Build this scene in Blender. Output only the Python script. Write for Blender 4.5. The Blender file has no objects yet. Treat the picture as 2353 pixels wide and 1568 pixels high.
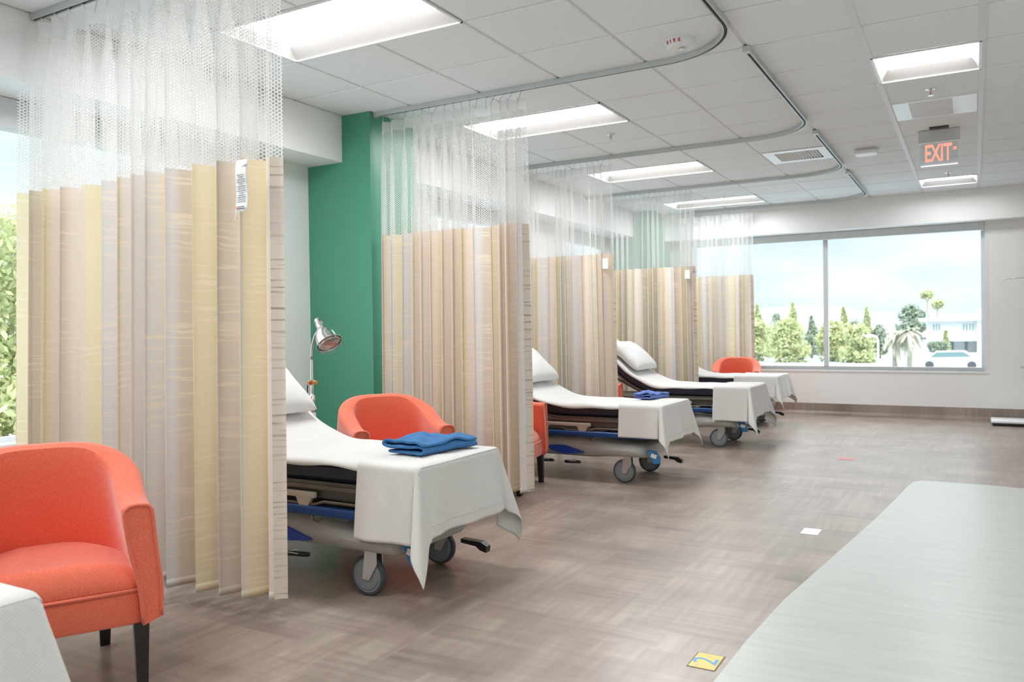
import bpy, bmesh, math, random
from mathutils import Vector, Matrix

# ------------------------------------------------------------------ camera, world, sun, exposure
S = bpy.context.scene
COL = S.collection
PI = math.pi
CEIL = 2.87

cam_d = bpy.data.cameras.new('camera')
cam = bpy.data.objects.new('camera', cam_d)
COL.objects.link(cam)
cam_d.sensor_width = 36.0
cam_d.lens = 1865.343 / 2353 * 36.0
cam_d.clip_start = 0.05
cam_d.clip_end = 4000
_yaw, _pitch, _roll = -0.51801473, 0.01259326, 0.01355689
_f = Vector((math.sin(_yaw) * math.cos(_pitch), math.cos(_yaw) * math.cos(_pitch), -math.sin(_pitch)))
_r = Vector((math.cos(_yaw), -math.sin(_yaw), 0))
_d = _f.cross(_r)
_r2 = _r * math.cos(_roll) + _d * math.sin(_roll)
_d2 = -_r * math.sin(_roll) + _d * math.cos(_roll)
cam.matrix_world = Matrix(((_r2.x, -_d2.x, -_f.x, 0), (_r2.y, -_d2.y, -_f.y, 0), (_r2.z, -_d2.z, -_f.z, 1.2), (0, 0, 0, 1)))
cam_d.dof.use_dof = True
cam_d.dof.focus_distance = 4.2
cam_d.dof.aperture_fstop = 4.0
S.camera = cam

S.view_settings.view_transform = 'Standard'
S.view_settings.look = 'None'
S.view_settings.gamma = 1
S.view_settings.exposure = 0.56
S.view_settings.use_curve_mapping = False
S.cycles.max_bounces = 10
S.cycles.diffuse_bounces = 6
S.cycles.glossy_bounces = 4
S.cycles.transmission_bounces = 6
S.cycles.transparent_max_bounces = 40
S.cycles.sample_clamp_indirect = 8
S.cycles.caustics_reflective = False
S.cycles.caustics_refractive = False

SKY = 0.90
SUN = 2.7
LAMP = 23.0

W = bpy.data.worlds.new('World')
S.world = W
W.use_nodes = True
wn = W.node_tree
wn.nodes.clear()
w_out = wn.nodes.new('ShaderNodeOutputWorld')
w_bg = wn.nodes.new('ShaderNodeBackground')
w_tc = wn.nodes.new('ShaderNodeTexCoord')
w_map = wn.nodes.new('ShaderNodeMapping')
w_map.inputs['Scale'].default_value = (2.2, 2.2, 9.0)
w_no = wn.nodes.new('ShaderNodeTexNoise')
w_no.inputs['Scale'].default_value = 2.0
w_no.inputs['Detail'].default_value = 6
w_rp = wn.nodes.new('ShaderNodeValToRGB')
w_rp.color_ramp.elements[0].position = 0.36
w_rp.color_ramp.elements[0].color = (0.66, 0.79, 0.875, 1)
w_rp.color_ramp.elements[1].position = 0.58
w_rp.color_ramp.elements[1].color = (0.86, 0.90, 0.92, 1)
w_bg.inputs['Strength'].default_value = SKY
wn.links.new(w_tc.outputs['Generated'], w_map.inputs['Vector'])
wn.links.new(w_map.outputs['Vector'], w_no.inputs['Vector'])
wn.links.new(w_no.outputs['Fac'], w_rp.inputs['Fac'])
wn.links.new(w_rp.outputs['Color'], w_bg.inputs['Color'])
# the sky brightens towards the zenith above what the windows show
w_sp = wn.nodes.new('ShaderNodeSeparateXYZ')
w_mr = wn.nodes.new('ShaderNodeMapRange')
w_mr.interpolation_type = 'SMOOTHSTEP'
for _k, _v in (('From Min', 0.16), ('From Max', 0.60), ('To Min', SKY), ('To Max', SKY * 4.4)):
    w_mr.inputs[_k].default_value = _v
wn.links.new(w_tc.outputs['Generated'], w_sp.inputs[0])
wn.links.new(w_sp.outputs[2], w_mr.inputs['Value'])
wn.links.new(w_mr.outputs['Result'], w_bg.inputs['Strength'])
wn.links.new(w_bg.outputs['Background'], w_out.inputs['Surface'])

sun_d = bpy.data.lights.new('sun', 'SUN')
sun_d.energy = SUN
sun_d.angle = 0.02
sun_d.color = (1.0, 0.95, 0.86)
sun = bpy.data.objects.new('sun', sun_d)
COL.objects.link(sun)
sun.rotation_euler = Vector((-0.62, 0.55, -0.78)).to_track_quat('-Z', 'Y').to_euler()


def portal(name, loc, rot, sx, sy):
    d = bpy.data.lights.new(name, 'AREA')
    d.shape = 'RECTANGLE'
    d.size = sx
    d.size_y = sy
    d.cycles.is_portal = True
    o = bpy.data.objects.new(name, d)
    o.location = loc
    o.rotation_euler = rot
    COL.objects.link(o)


portal('daylight_portal', (-1.75, 11.9, 1.5), (-PI / 2, 0, 0), 3.7, 1.8)
portal('daylight_portal', (-4.72, 1.7, 1.45), (0, -PI / 2, 0), 1.8, 4.8)
portal('daylight_portal', (-4.72, 7.4, 1.45), (0, -PI / 2, 0), 1.8, 2.0)
portal('daylight_portal', (-4.72, 10.15, 1.45), (0, -PI / 2, 0), 1.8, 1.6)


# ------------------------------------------------------------------ node and material helpers
def srgb(r, g, b):
    def c(v):
        v /= 255.0
        return v / 12.92 if v <= 0.04045 else ((v + 0.055) / 1.055) ** 2.4
    return (c(r), c(g), c(b), 1)


class NT:
    def __init__(self, name):
        self.m = bpy.data.materials.new(name)
        self.m.use_nodes = True
        self.t = self.m.node_tree
        self.t.nodes.clear()
        self.out = self.n('ShaderNodeOutputMaterial')

    def n(self, typ, **kw):
        x = self.t.nodes.new(typ)
        for k, v in kw.items():
            setattr(x, k, v)
        return x

    def l(self, a, b):
        self.t.links.new(a, b)

    def put(self, sock, v):
        if hasattr(v, 'is_linked') or isinstance(v, bpy.types.NodeSocket):
            self.l(v, sock)
        else:
            sock.default_value = v

    def math(self, op, a, b=0.0, c=None):
        x = self.n('ShaderNodeMath', operation=op)
        self.put(x.inputs[0], a)
        self.put(x.inputs[1], b)
        if c is not None:
            self.put(x.inputs[2], c)
        return x.outputs[0]

    def vmath(self, op, a, b=(0, 0, 0)):
        x = self.n('ShaderNodeVectorMath', operation=op)
        self.put(x.inputs[0], a)
        self.put(x.inputs[1], b)
        return x.outputs['Value'] if op in ('LENGTH', 'DOT_PRODUCT') else x.outputs['Vector']

    def comb(self, x, y, z=0.0):
        c = self.n('ShaderNodeCombineXYZ')
        self.put(c.inputs[0], x)
        self.put(c.inputs[1], y)
        self.put(c.inputs[2], z)
        return c.outputs[0]

    def sep(self, v):
        s = self.n('ShaderNodeSeparateXYZ')
        self.l(v, s.inputs[0])
        return s.outputs

    def noise(self, vec, scale, detail=2, rough=0.5):
        x = self.n('ShaderNodeTexNoise')
        if vec is not None:
            self.l(vec, x.inputs['Vector'])
        x.inputs['Scale'].default_value = scale
        x.inputs['Detail'].default_value = detail
        x.inputs['Roughness'].default_value = rough
        return x.outputs['Fac']

    def ramp(self, fac, stops, interp='LINEAR'):
        x = self.n('ShaderNodeValToRGB')
        r = x.color_ramp
        r.interpolation = interp
        while len(r.elements) < len(stops):
            r.elements.new(0.5)
        for e, (p, c) in zip(r.elements, stops):
            e.position = p
            e.color = c if len(c) == 4 else (*c, 1)
        self.put(x.inputs['Fac'], fac)
        return x.outputs['Color']

    def mix(self, fac, a, b, blend='MIX'):
        x = self.n('ShaderNodeMix', data_type='RGBA', blend_type=blend)
        self.put(x.inputs['Factor'], fac)
        self.put(x.inputs[6], a)
        self.put(x.inputs[7], b)
        return x.outputs[2]

    def bump(self, h, strength=0.2, dist=0.01):
        x = self.n('ShaderNodeBump')
        x.inputs['Strength'].default_value = strength
        x.inputs['Distance'].default_value = dist
        self.l(h, x.inputs['Height'])
        return x.outputs[0]

    def bsdf(self, color, rough=0.5, metal=0.0, spec=0.5, normal=None, **kw):
        x = self.n('ShaderNodeBsdfPrincipled')
        self.put(x.inputs['Base Color'], color)
        self.put(x.inputs['Roughness'], rough)
        x.inputs['Metallic'].default_value = metal
        x.inputs['Specular IOR Level'].default_value = spec
        if normal is not None:
            self.l(normal, x.inputs['Normal'])
        for k, v in kw.items():
            self.put(x.inputs[k.replace('_', ' ')], v)
        return x.outputs[0]

    def done(self, shader):
        self.l(shader, self.out.inputs['Surface'])
        return self.m


def plain(name, color, rough=0.5, metal=0.0, spec=0.5, var=0.05, nscale=8.0, bump=0.0, bscale=200.0):
    n = NT(name)
    tc = n.n('ShaderNodeTexCoord').outputs['Object']
    f = n.noise(tc, nscale, 3)
    lo = tuple(c * (1 - var) for c in color[:3]) + (1,)
    hi = tuple(min(1, c * (1 + var)) for c in color[:3]) + (1,)
    colr = n.ramp(f, [(0.3, lo), (0.7, hi)])
    nm = n.bump(n.noise(tc, bscale, 2), bump, 0.002) if bump else None
    return n.done(n.bsdf(colr, rough, metal, spec, nm))


M = {}
M['wall'] = plain('painted wall white', (0.85, 0.85, 0.845, 1), 0.6, spec=0.3, var=0.012, nscale=2, bump=0.03, bscale=120)
M['green'] = plain('green paint', srgb(74, 146, 118), 0.45, var=0.02, nscale=2, bump=0.03, bscale=120)
M['tile'] = plain('ceiling tile', (0.82, 0.84, 0.855, 1), 0.9, spec=0.1, var=0.02, nscale=60, bump=0.25, bscale=420)
M['tbar'] = plain('ceiling grid', (0.70, 0.70, 0.69, 1), 0.5, var=0.01)
M['dark_gap'] = plain('dark gap', (0.03, 0.035, 0.035, 1), 0.6)
M['reflector'] = plain('lamp reflector', (0.50, 0.475, 0.46, 1), 0.4, var=0.01)
M['track'] = plain('track aluminium', (0.55, 0.58, 0.57, 1), 0.4, metal=0.3, var=0.03)
M['perforated'] = plain('perforated panel', (0.70, 0.69, 0.70, 1), 0.6)
M['white_plastic'] = plain('white plastic', (0.8, 0.8, 0.79, 1), 0.35, var=0.01)
M['frame'] = plain('window frame grey', (0.62, 0.65, 0.67, 1), 0.45, var=0.02)
M['shade'] = plain('roller shade fascia', (0.66, 0.69, 0.70, 1), 0.5, var=0.02)
M['sill'] = plain('window sill trim', (0.80, 0.81, 0.82, 1), 0.4, var=0.01)
M['black'] = plain('black wood', (0.012, 0.010, 0.009, 1), 0.35, var=0.2, nscale=30)
M['black_plastic'] = plain('black plastic', (0.012, 0.013, 0.015, 1), 0.4, var=0.1)
M['navy'] = plain('navy vinyl mattress', (0.006, 0.009, 0.02, 1), 0.45, var=0.1)
M['bed_grey'] = plain('stretcher shell grey', (0.40, 0.40, 0.38, 1), 0.32, var=0.03)
M['bed_metal'] = plain('stretcher dark metal', (0.13, 0.125, 0.115, 1), 0.4, metal=0.6, var=0.1)
M['bed_bronze'] = plain('rail bronze', (0.16, 0.13, 0.105, 1), 0.35, metal=0.5, var=0.1)
M['bed_tan'] = plain('rail tan plastic', (0.42, 0.36, 0.29, 1), 0.4, var=0.03)
M['bumper'] = plain('blue bumper', (0.006, 0.05, 0.19, 1), 0.35, var=0.05)
M['decal'] = plain('blue decal', (0.012, 0.05, 0.33, 1), 0.3, var=0.05)
M['flap_blue'] = plain('blue flap', (0.03, 0.20, 0.48, 1), 0.35)
M['pale_blue'] = plain('pale blue trim', (0.25, 0.5, 0.66, 1), 0.4)
M['steel'] = plain('steel', (0.62, 0.62, 0.61, 1), 0.28, metal=0.9, var=0.03)
M['chrome'] = plain('chrome', (0.82, 0.83, 0.84, 1), 0.08, metal=1.0, var=0.01)
M['brass'] = plain('brass', (0.62, 0.50, 0.22, 1), 0.3, metal=0.8, var=0.05)
M['red'] = plain('red plastic', (0.55, 0.03, 0.02, 1), 0.4)
M['tyre'] = plain('grey rubber', (0.05, 0.06, 0.07, 1), 0.55, var=0.1)
M['hub'] = plain('wheel disc grey', (0.20, 0.22, 0.23, 1), 0.4, var=0.05)
M['scrubs'] = plain('blue cotton', (0.05, 0.165, 0.37, 1), 0.8, spec=0.2, var=0.15, nscale=18, bump=0.2, bscale=500)
M['scrubs_pale'] = plain('periwinkle cotton', (0.12, 0.19, 0.47, 1), 0.8, spec=0.2, var=0.15, nscale=18, bump=0.2, bscale=500)
M['label_white'] = plain('white label', (0.82, 0.82, 0.81, 1), 0.6, var=0.01)
M['ink'] = plain('ink', (0.03, 0.03, 0.04, 1), 0.6)
M['ink_red'] = plain('red ink', (0.62, 0.05, 0.05, 1), 0.5)
M['pink'] = plain('pale red print', (0.8, 0.35, 0.33, 1), 0.6)
M['marker_yellow'] = plain('yellow vinyl', srgb(232, 205, 110), 0.35, var=0.03)
M['marker_white'] = plain('white vinyl', (0.85, 0.86, 0.86, 1), 0.35, var=0.01)
M['marker_red'] = plain('red vinyl', srgb(205, 110, 110), 0.35, var=0.03)
M['marker_edge'] = plain('marker border', srgb(110, 92, 72), 0.4, var=0.05)
M['marker_blue'] = plain('marker blue', srgb(95, 165, 205), 0.4, var=0.02)
M['marker_pink'] = plain('marker pink dot', srgb(222, 192, 160), 0.4, var=0.02)
M['grey_metal'] = plain('grey housing', (0.58, 0.585, 0.59, 1), 0.45, metal=0.2, var=0.02)
M['dark_metal'] = plain('dark housing', (0.06, 0.06, 0.065, 1), 0.45, var=0.05)


def cloth_mat(name, color, bscale=260, b=0.35, wave=None, translucent=0.0):
    n = NT(name)
    tc = n.n('ShaderNodeTexCoord').outputs['Object']
    f1 = n.noise(tc, bscale, 2)
    f2 = n.noise(tc, 9, 3)
    h = f1
    if wave:
        w = n.n('ShaderNodeTexWave', wave_type='BANDS', bands_direction='DIAGONAL')
        n.l(tc, w.inputs['Vector'])
        w.inputs['Scale'].default_value = wave
        w.inputs['Distortion'].default_value = 1.5
        w.inputs['Detail'].default_value = 1
        h = n.math('ADD', f1, w.outputs['Fac'])
    lo = tuple(c * 0.94 for c in color[:3]) + (1,)
    col = n.mix(f2, lo, color)
    sh = n.bsdf(col, 0.9, 0, 0.15, n.bump(h, b, 0.003), Sheen_Weight=0.2)
    return n.done(sh)


M['blanket'] = cloth_mat('white woven blanket', (0.70, 0.69, 0.665, 1), 240, 0.35, 75)
M['sheet'] = cloth_mat('white cotton sheet', (0.70, 0.69, 0.675, 1), 400, 0.15)
M['pillow'] = cloth_mat('white pillowcase', (0.70, 0.70, 0.69, 1), 400, 0.12)


def coral_mat():
    n = NT('coral upholstery')
    tc = n.n('ShaderNodeTexCoord').outputs['Object']
    a = n.noise(n.vmath('MULTIPLY', tc, (1, 1, 6)), 150, 2, 0.7)
    b = n.noise(n.vmath('MULTIPLY', tc, (5, 5, 1)), 150, 2, 0.7)
    f = n.math('MULTIPLY', n.math('ADD', a, b), 0.5)
    col = n.ramp(f, [(0.36, srgb(214, 98, 74)), (0.52, srgb(238, 120, 92)), (0.66, srgb(247, 144, 118))])
    return n.done(n.bsdf(col, 0.85, 0, 0.25, n.bump(f, 0.5, 0.003), Sheen_Weight=0.7, Sheen_Roughness=0.4, Sheen_Tint=(1, 0.78, 0.76, 1)))


M['coral'] = coral_mat()


def fabric_mat():
    n = NT('curtain striped fabric')
    uv = n.n('ShaderNodeTexCoord').outputs['UV']
    u, v, _ = n.sep(uv)
    tan = srgb(214, 202, 184)
    stops = [(0.0, srgb(236, 225, 194)), (0.12, srgb(232, 220, 186)), (0.17, srgb(243, 231, 222)), (0.30, srgb(240, 228, 218)),
             (0.34, srgb(228, 226, 226)), (0.49, srgb(224, 222, 221)), (0.53, tan), (0.60, srgb(221, 210, 194)),
             (0.65, srgb(240, 226, 214)), (0.77, srgb(243, 231, 222)), (0.81, srgb(230, 219, 192)), (0.88, srgb(228, 225, 221)), (0.96, srgb(230, 226, 220)), (1.0, srgb(236, 225, 194))]
    base = n.ramp(n.math('FRACT', n.math('MULTIPLY', u, 1.0 / 0.84)), stops)
    # thin wandering horizontal threads
    wob = n.noise(n.comb(n.math('MULTIPLY', u, 5.0), n.math('MULTIPLY', v, 4.0)), 1.0, 2)
    vv = n.math('ADD', v, n.math('MULTIPLY', wob, 0.05))
    s1 = n.noise(n.comb(n.math('MULTIPLY', u, 2.2), n.math('MULTIPLY', vv, 62.0)), 1.0, 1, 0.4)
    line = n.ramp(s1, [(0.56, (0, 0, 0, 1)), (0.62, (1, 1, 1, 1))])
    dens = n.ramp(n.noise(n.comb(n.math('MULTIPLY', u, 1.6), n.math('MULTIPLY', v, 2.4), 3.0), 1.0, 2), [(0.38, (0.15, 0.15, 0.15, 1)), (0.6, (1, 1, 1, 1))])
    fac = n.math('MULTIPLY', n.math('MULTIPLY', line, dens), 0.55)
    col = n.mix(fac, base, srgb(248, 236, 216))
    nm = n.bump(n.noise(n.comb(n.math('MULTIPLY', u, 900.0), n.math('MULTIPLY', v, 900.0)), 1.0, 1), 0.1, 0.001)
    d = n.bsdf(col, 0.85, 0, 0.15, nm)
    tr = n.n('ShaderNodeBsdfTranslucent')
    n.l(col, tr.inputs['Color'])
    mx = n.n('ShaderNodeMixShader')
    mx.inputs['Fac'].default_value = 0.28
    n.l(d, mx.inputs[1])
    n.l(tr.outputs[0], mx.inputs[2])
    return n.done(mx.outputs[0])


M['fabric'] = fabric_mat()


def hem_mat():
    n = NT('curtain hem reverse side')
    uv = n.n('ShaderNodeTexCoord').outputs['UV']
    u, v, _ = n.sep(uv)
    s1 = n.noise(n.comb(n.math('MULTIPLY', u, 3.0), n.math('MULTIPLY', v, 60.0)), 1.0, 1, 0.4)
    line = n.ramp(s1, [(0.55, (0, 0, 0, 1)), (0.62, (1, 1, 1, 1))])
    dens = n.ramp(n.noise(n.comb(0.0, n.math('MULTIPLY', v, 2.6), 7.0), 1.0, 2), [(0.4, (0.1, 0.1, 0.1, 1)), (0.6, (1, 1, 1, 1))])
    col = n.mix(n.math('MULTIPLY', n.math('MULTIPLY', line, dens), 0.8), srgb(214, 204, 192), srgb(150, 132, 108))
    return n.done(n.bsdf(col, 0.85, 0, 0.15))


M['hem'] = hem_mat()


def mesh_mat():
    n = NT('curtain hexagon net')
    uv = n.n('ShaderNodeTexCoord').outputs['UV']
    u, v, _ = n.sep(uv)
    k = 1.0 / 0.0155
    p = n.comb(n.math('MULTIPLY', v, k), n.math('MULTIPLY', u, k * 1.05), 0.0)
    s = (1.0, 1.7320508, 1.0)
    hs = (0.5, 0.8660254, 0.5)
    p1 = n.vmath('ADD', p, (50.0, 50 * 1.7320508, 0.5))
    a = n.vmath('SUBTRACT', n.vmath('MODULO', p1, s), hs)
    b = n.vmath('SUBTRACT', n.vmath('MODULO', n.vmath('ADD', p1, (0.5, 0.8660254, 0.0)), s), hs)
    a = n.vmath('MULTIPLY', a, (1, 1, 0))
    b = n.vmath('MULTIPLY', b, (1, 1, 0))

    def hexd(q):
        q = n.vmath('ABSOLUTE', q)
        return n.math('MAXIMUM', n.vmath('DOT_PRODUCT', q, (0.5, 0.8660254, 0)), n.sep(q)[0])
    hd = n.math('MINIMUM', hexd(a), hexd(b))
    thread = n.math('GREATER_THAN', hd, 0.378)
    col = (0.84, 0.835, 0.82, 1)
    d = n.bsdf(col, 0.8, 0, 0.2)
    tr = n.n('ShaderNodeBsdfTranslucent')
    tr.inputs['Color'].default_value = col
    m1 = n.n('ShaderNodeMixShader')
    m1.inputs['Fac'].default_value = 0.22
    n.l(d, m1.inputs[1])
    n.l(tr.outputs[0], m1.inputs[2])
    tp = n.n('ShaderNodeBsdfTransparent')
    m2 = n.n('ShaderNodeMixShader')
    n.l(thread, m2.inputs['Fac'])
    n.l(tp.outputs[0], m2.inputs[1])
    n.l(m1.outputs[0], m2.inputs[2])
    return n.done(m2.outputs[0])


M['net'] = mesh_mat()
def sheer_mat():
    n = NT('white header tape')
    d = n.bsdf((0.86, 0.86, 0.85, 1), 0.8, 0, 0.2)
    tr = n.n('ShaderNodeBsdfTranslucent')
    tr.inputs['Color'].default_value = (0.9, 0.9, 0.89, 1)
    m1 = n.n('ShaderNodeMixShader')
    m1.inputs['Fac'].default_value = 0.45
    n.l(d, m1.inputs[1])
    n.l(tr.outputs[0], m1.inputs[2])
    tp = n.n('ShaderNodeBsdfTransparent')
    m2 = n.n('ShaderNodeMixShader')
    m2.inputs['Fac'].default_value = 0.72
    n.l(tp.outputs[0], m2.inputs[1])
    n.l(m1.outputs[0], m2.inputs[2])
    return n.done(m2.outputs[0])


M['header'] = sheer_mat()


def floor_mat():
    n = NT('woven plank vinyl')
    tc = n.n('ShaderNodeTexCoord').outputs['Object']
    x, y, _ = n.sep(tc)

    def streaks(a, b, sa, sb, off):
        return n.noise(n.comb(n.math('MULTIPLY', a, sa), n.math('MULTIPLY', b, sb), off), 1.0, 1, 0.5)
    # two block fields, one with streaks along X and one along Y
    br = n.n('ShaderNodeTexBrick', offset=0.5)
    n.l(tc, br.inputs['Vector'])
    br.inputs['Scale'].default_value = 1.0
    br.inputs['Brick Width'].default_value = 0.42
    br.inputs['Row Height'].default_value = 0.145
    br.inputs['Mortar Size'].default_value = 0.0
    br.inputs['Color1'].default_value = (0, 0, 0, 1)
    br.inputs['Color2'].default_value = (1, 1, 1, 1)
    br2 = n.n('ShaderNodeTexBrick', offset=0.37)
    n.l(n.comb(y, x), br2.inputs['Vector'])
    br2.inputs['Scale'].default_value = 1.0
    br2.inputs['Brick Width'].default_value = 0.36
    br2.inputs['Row Height'].default_value = 0.12
    br2.inputs['Mortar Size'].default_value = 0.0
    br2.inputs['Color1'].default_value = (0, 0, 0, 1)
    br2.inputs['Color2'].default_value = (1, 1, 1, 1)
    b1 = n.sep(br.outputs['Color'])[0]
    b2 = n.sep(br2.outputs['Color'])[0]
    sx = streaks(x, y, 2.2, 26.0, 0.0)
    sy = streaks(y, x, 2.2, 26.0, 5.0)
    big = n.noise(tc, 2.3, 3)
    f = n.math('ADD', n.math('MULTIPLY', b1, 0.13), n.math('MULTIPLY', b2, 0.13))
    f = n.math('ADD', f, n.math('MULTIPLY', n.mix(b1, sx, sy), 0.50))
    f = n.math('ADD', n.math('ADD', f, 0.17), n.math('MULTIPLY', big, 0.40))
    col = n.ramp(f, [(0.48, srgb(116, 101, 91)), (0.75, srgb(146, 130, 119)), (1.0, srgb(172, 157, 145))])
    # sheet seams running across the room
    fr = n.math('FRACT', n.math('DIVIDE', n.math('ADD', y, 0.30), 1.83))
    seam = n.math('LESS_THAN', fr, 0.0022)
    col = n.mix(n.math('MULTIPLY', seam, 0.35), col, srgb(80, 70, 62))
    rough = 0.29
    return n.done(n.bsdf(col, rough, 0, 0.5, IOR=1.75))


M['floor'] = floor_mat()


def pale_floor_mat():
    n = NT('pale sage vinyl')
    tc = n.n('ShaderNodeTexCoord').outputs['Object']
    x, y, _ = n.sep(tc)
    sx = n.noise(n.comb(n.math('MULTIPLY', x, 3.0), n.math('MULTIPLY', y, 26.0)), 1.0, 2, 0.5)
    col = n.ramp(sx, [(0.3, srgb(184, 188, 182)), (0.7, srgb(194, 198, 192))])
    return n.done(n.bsdf(col, 0.31, 0, 0.5, IOR=1.8))


M['floor_pale'] = pale_floor_mat()


def glass_mat():
    n = NT('window glass')
    tp = n.n('ShaderNodeBsdfTransparent')
    tp.inputs['Color'].default_value = (0.97, 0.985, 0.98, 1)
    gl = n.n('ShaderNodeBsdfGlossy')
    gl.inputs['Roughness'].default_value = 0.02
    mx = n.n('ShaderNodeMixShader')
    mx.inputs['Fac'].default_value = 0.04
    n.l(tp.outputs[0], mx.inputs[1])
    n.l(gl.outputs[0], mx.inputs[2])
    return n.done(mx.outputs[0])


M['glass'] = glass_mat()


def acrylic_mat():
    n = NT('clear acrylic')
    tp = n.n('ShaderNodeBsdfTransparent')
    tp.inputs['Color'].default_value = (0.94, 0.95, 0.96, 1)
    gl = n.n('ShaderNodeBsdfGlossy')
    gl.inputs['Roughness'].default_value = 0.05
    mx = n.n('ShaderNodeMixShader')
    mx.inputs['Fac'].default_value = 0.08
    n.l(tp.outputs[0], mx.inputs[1])
    n.l(gl.outputs[0], mx.inputs[2])
    return n.done(mx.outputs[0])


M['acrylic'] = acrylic_mat()


def emit_mat(name, color, strength):
    n = NT(name)
    e = n.n('ShaderNodeEmission')
    e.inputs['Color'].default_value = color
    e.inputs['Strength'].default_value = strength
    return n.done(e.outputs[0])


M['lens'] = emit_mat('lit diffuser', (0.97, 0.985, 1.0, 1), LAMP)
M['lens_far'] = emit_mat('lit diffuser, weaker tubes', (0.97, 0.985, 1.0, 1), LAMP * .7)  # diffusers near the far wall, emission turned down to keep it from clipping
M['lens'].cycles.emission_sampling = 'FRONT'
M['lens_far'].cycles.emission_sampling = 'FRONT'
M['exit_lit'] = emit_mat('lit exit letters', srgb(255, 150, 128), 1.0)
M['exit_edge'] = emit_mat('lit exit edge', (0.9, 0.97, 0.95, 1), 0.9)


def leaf_mat(name, c1, c2):
    n = NT(name)
    tc = n.n('ShaderNodeTexCoord').outputs['Object']
    col = n.ramp(n.noise(tc, 1.3, 4), [(0.3, c1), (0.7, c2)])
    d = n.bsdf(col, 0.7, 0, 0.2)
    tr = n.n('ShaderNodeBsdfTranslucent')
    n.l(col, tr.inputs['Color'])
    mx = n.n('ShaderNodeMixShader')
    mx.inputs['Fac'].default_value = 0.35
    n.l(d, mx.inputs[1])
    n.l(tr.outputs[0], mx.inputs[2])
    return n.done(mx.outputs[0])


M['leaf'] = leaf_mat('pale green leaves', (0.35, 0.39, 0.19, 1), (0.66, 0.68, 0.42, 1))
M['leaf_dark'] = leaf_mat('grey green leaves', (0.22, 0.28, 0.21, 1), (0.42, 0.48, 0.37, 1))
M['leaf_palm'] = leaf_mat('dry palm fronds', (0.40, 0.38, 0.29, 1), (0.62, 0.59, 0.50, 1))
M['bark'] = plain('bark', (0.36, 0.30, 0.24, 1), 0.9, var=0.2)
M['ground'] = plain('street ground', (0.36, 0.42, 0.46, 1), 0.9, var=0.08, nscale=0.2)
M['hill'] = plain('hazy hills', (0.26, 0.335, 0.365, 1), 0.95, spec=0.0, var=0.12, nscale=0.02)  # aerial haze is painted in: pale blue base colour, no real atmosphere
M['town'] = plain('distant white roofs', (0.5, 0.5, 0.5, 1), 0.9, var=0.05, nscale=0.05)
M['bldg'] = plain('white stucco', (0.62, 0.62, 0.62, 1), 0.8, var=0.02)
M['bldg_glass'] = plain('teal window band', (0.12, 0.20, 0.21, 1), 0.3, var=0.08)
M['car'] = plain('white car paint', (0.62, 0.62, 0.62, 1), 0.25, var=0.01)
M['light_pole'] = plain('white pole', (0.85, 0.86, 0.86, 1), 0.5)


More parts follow.
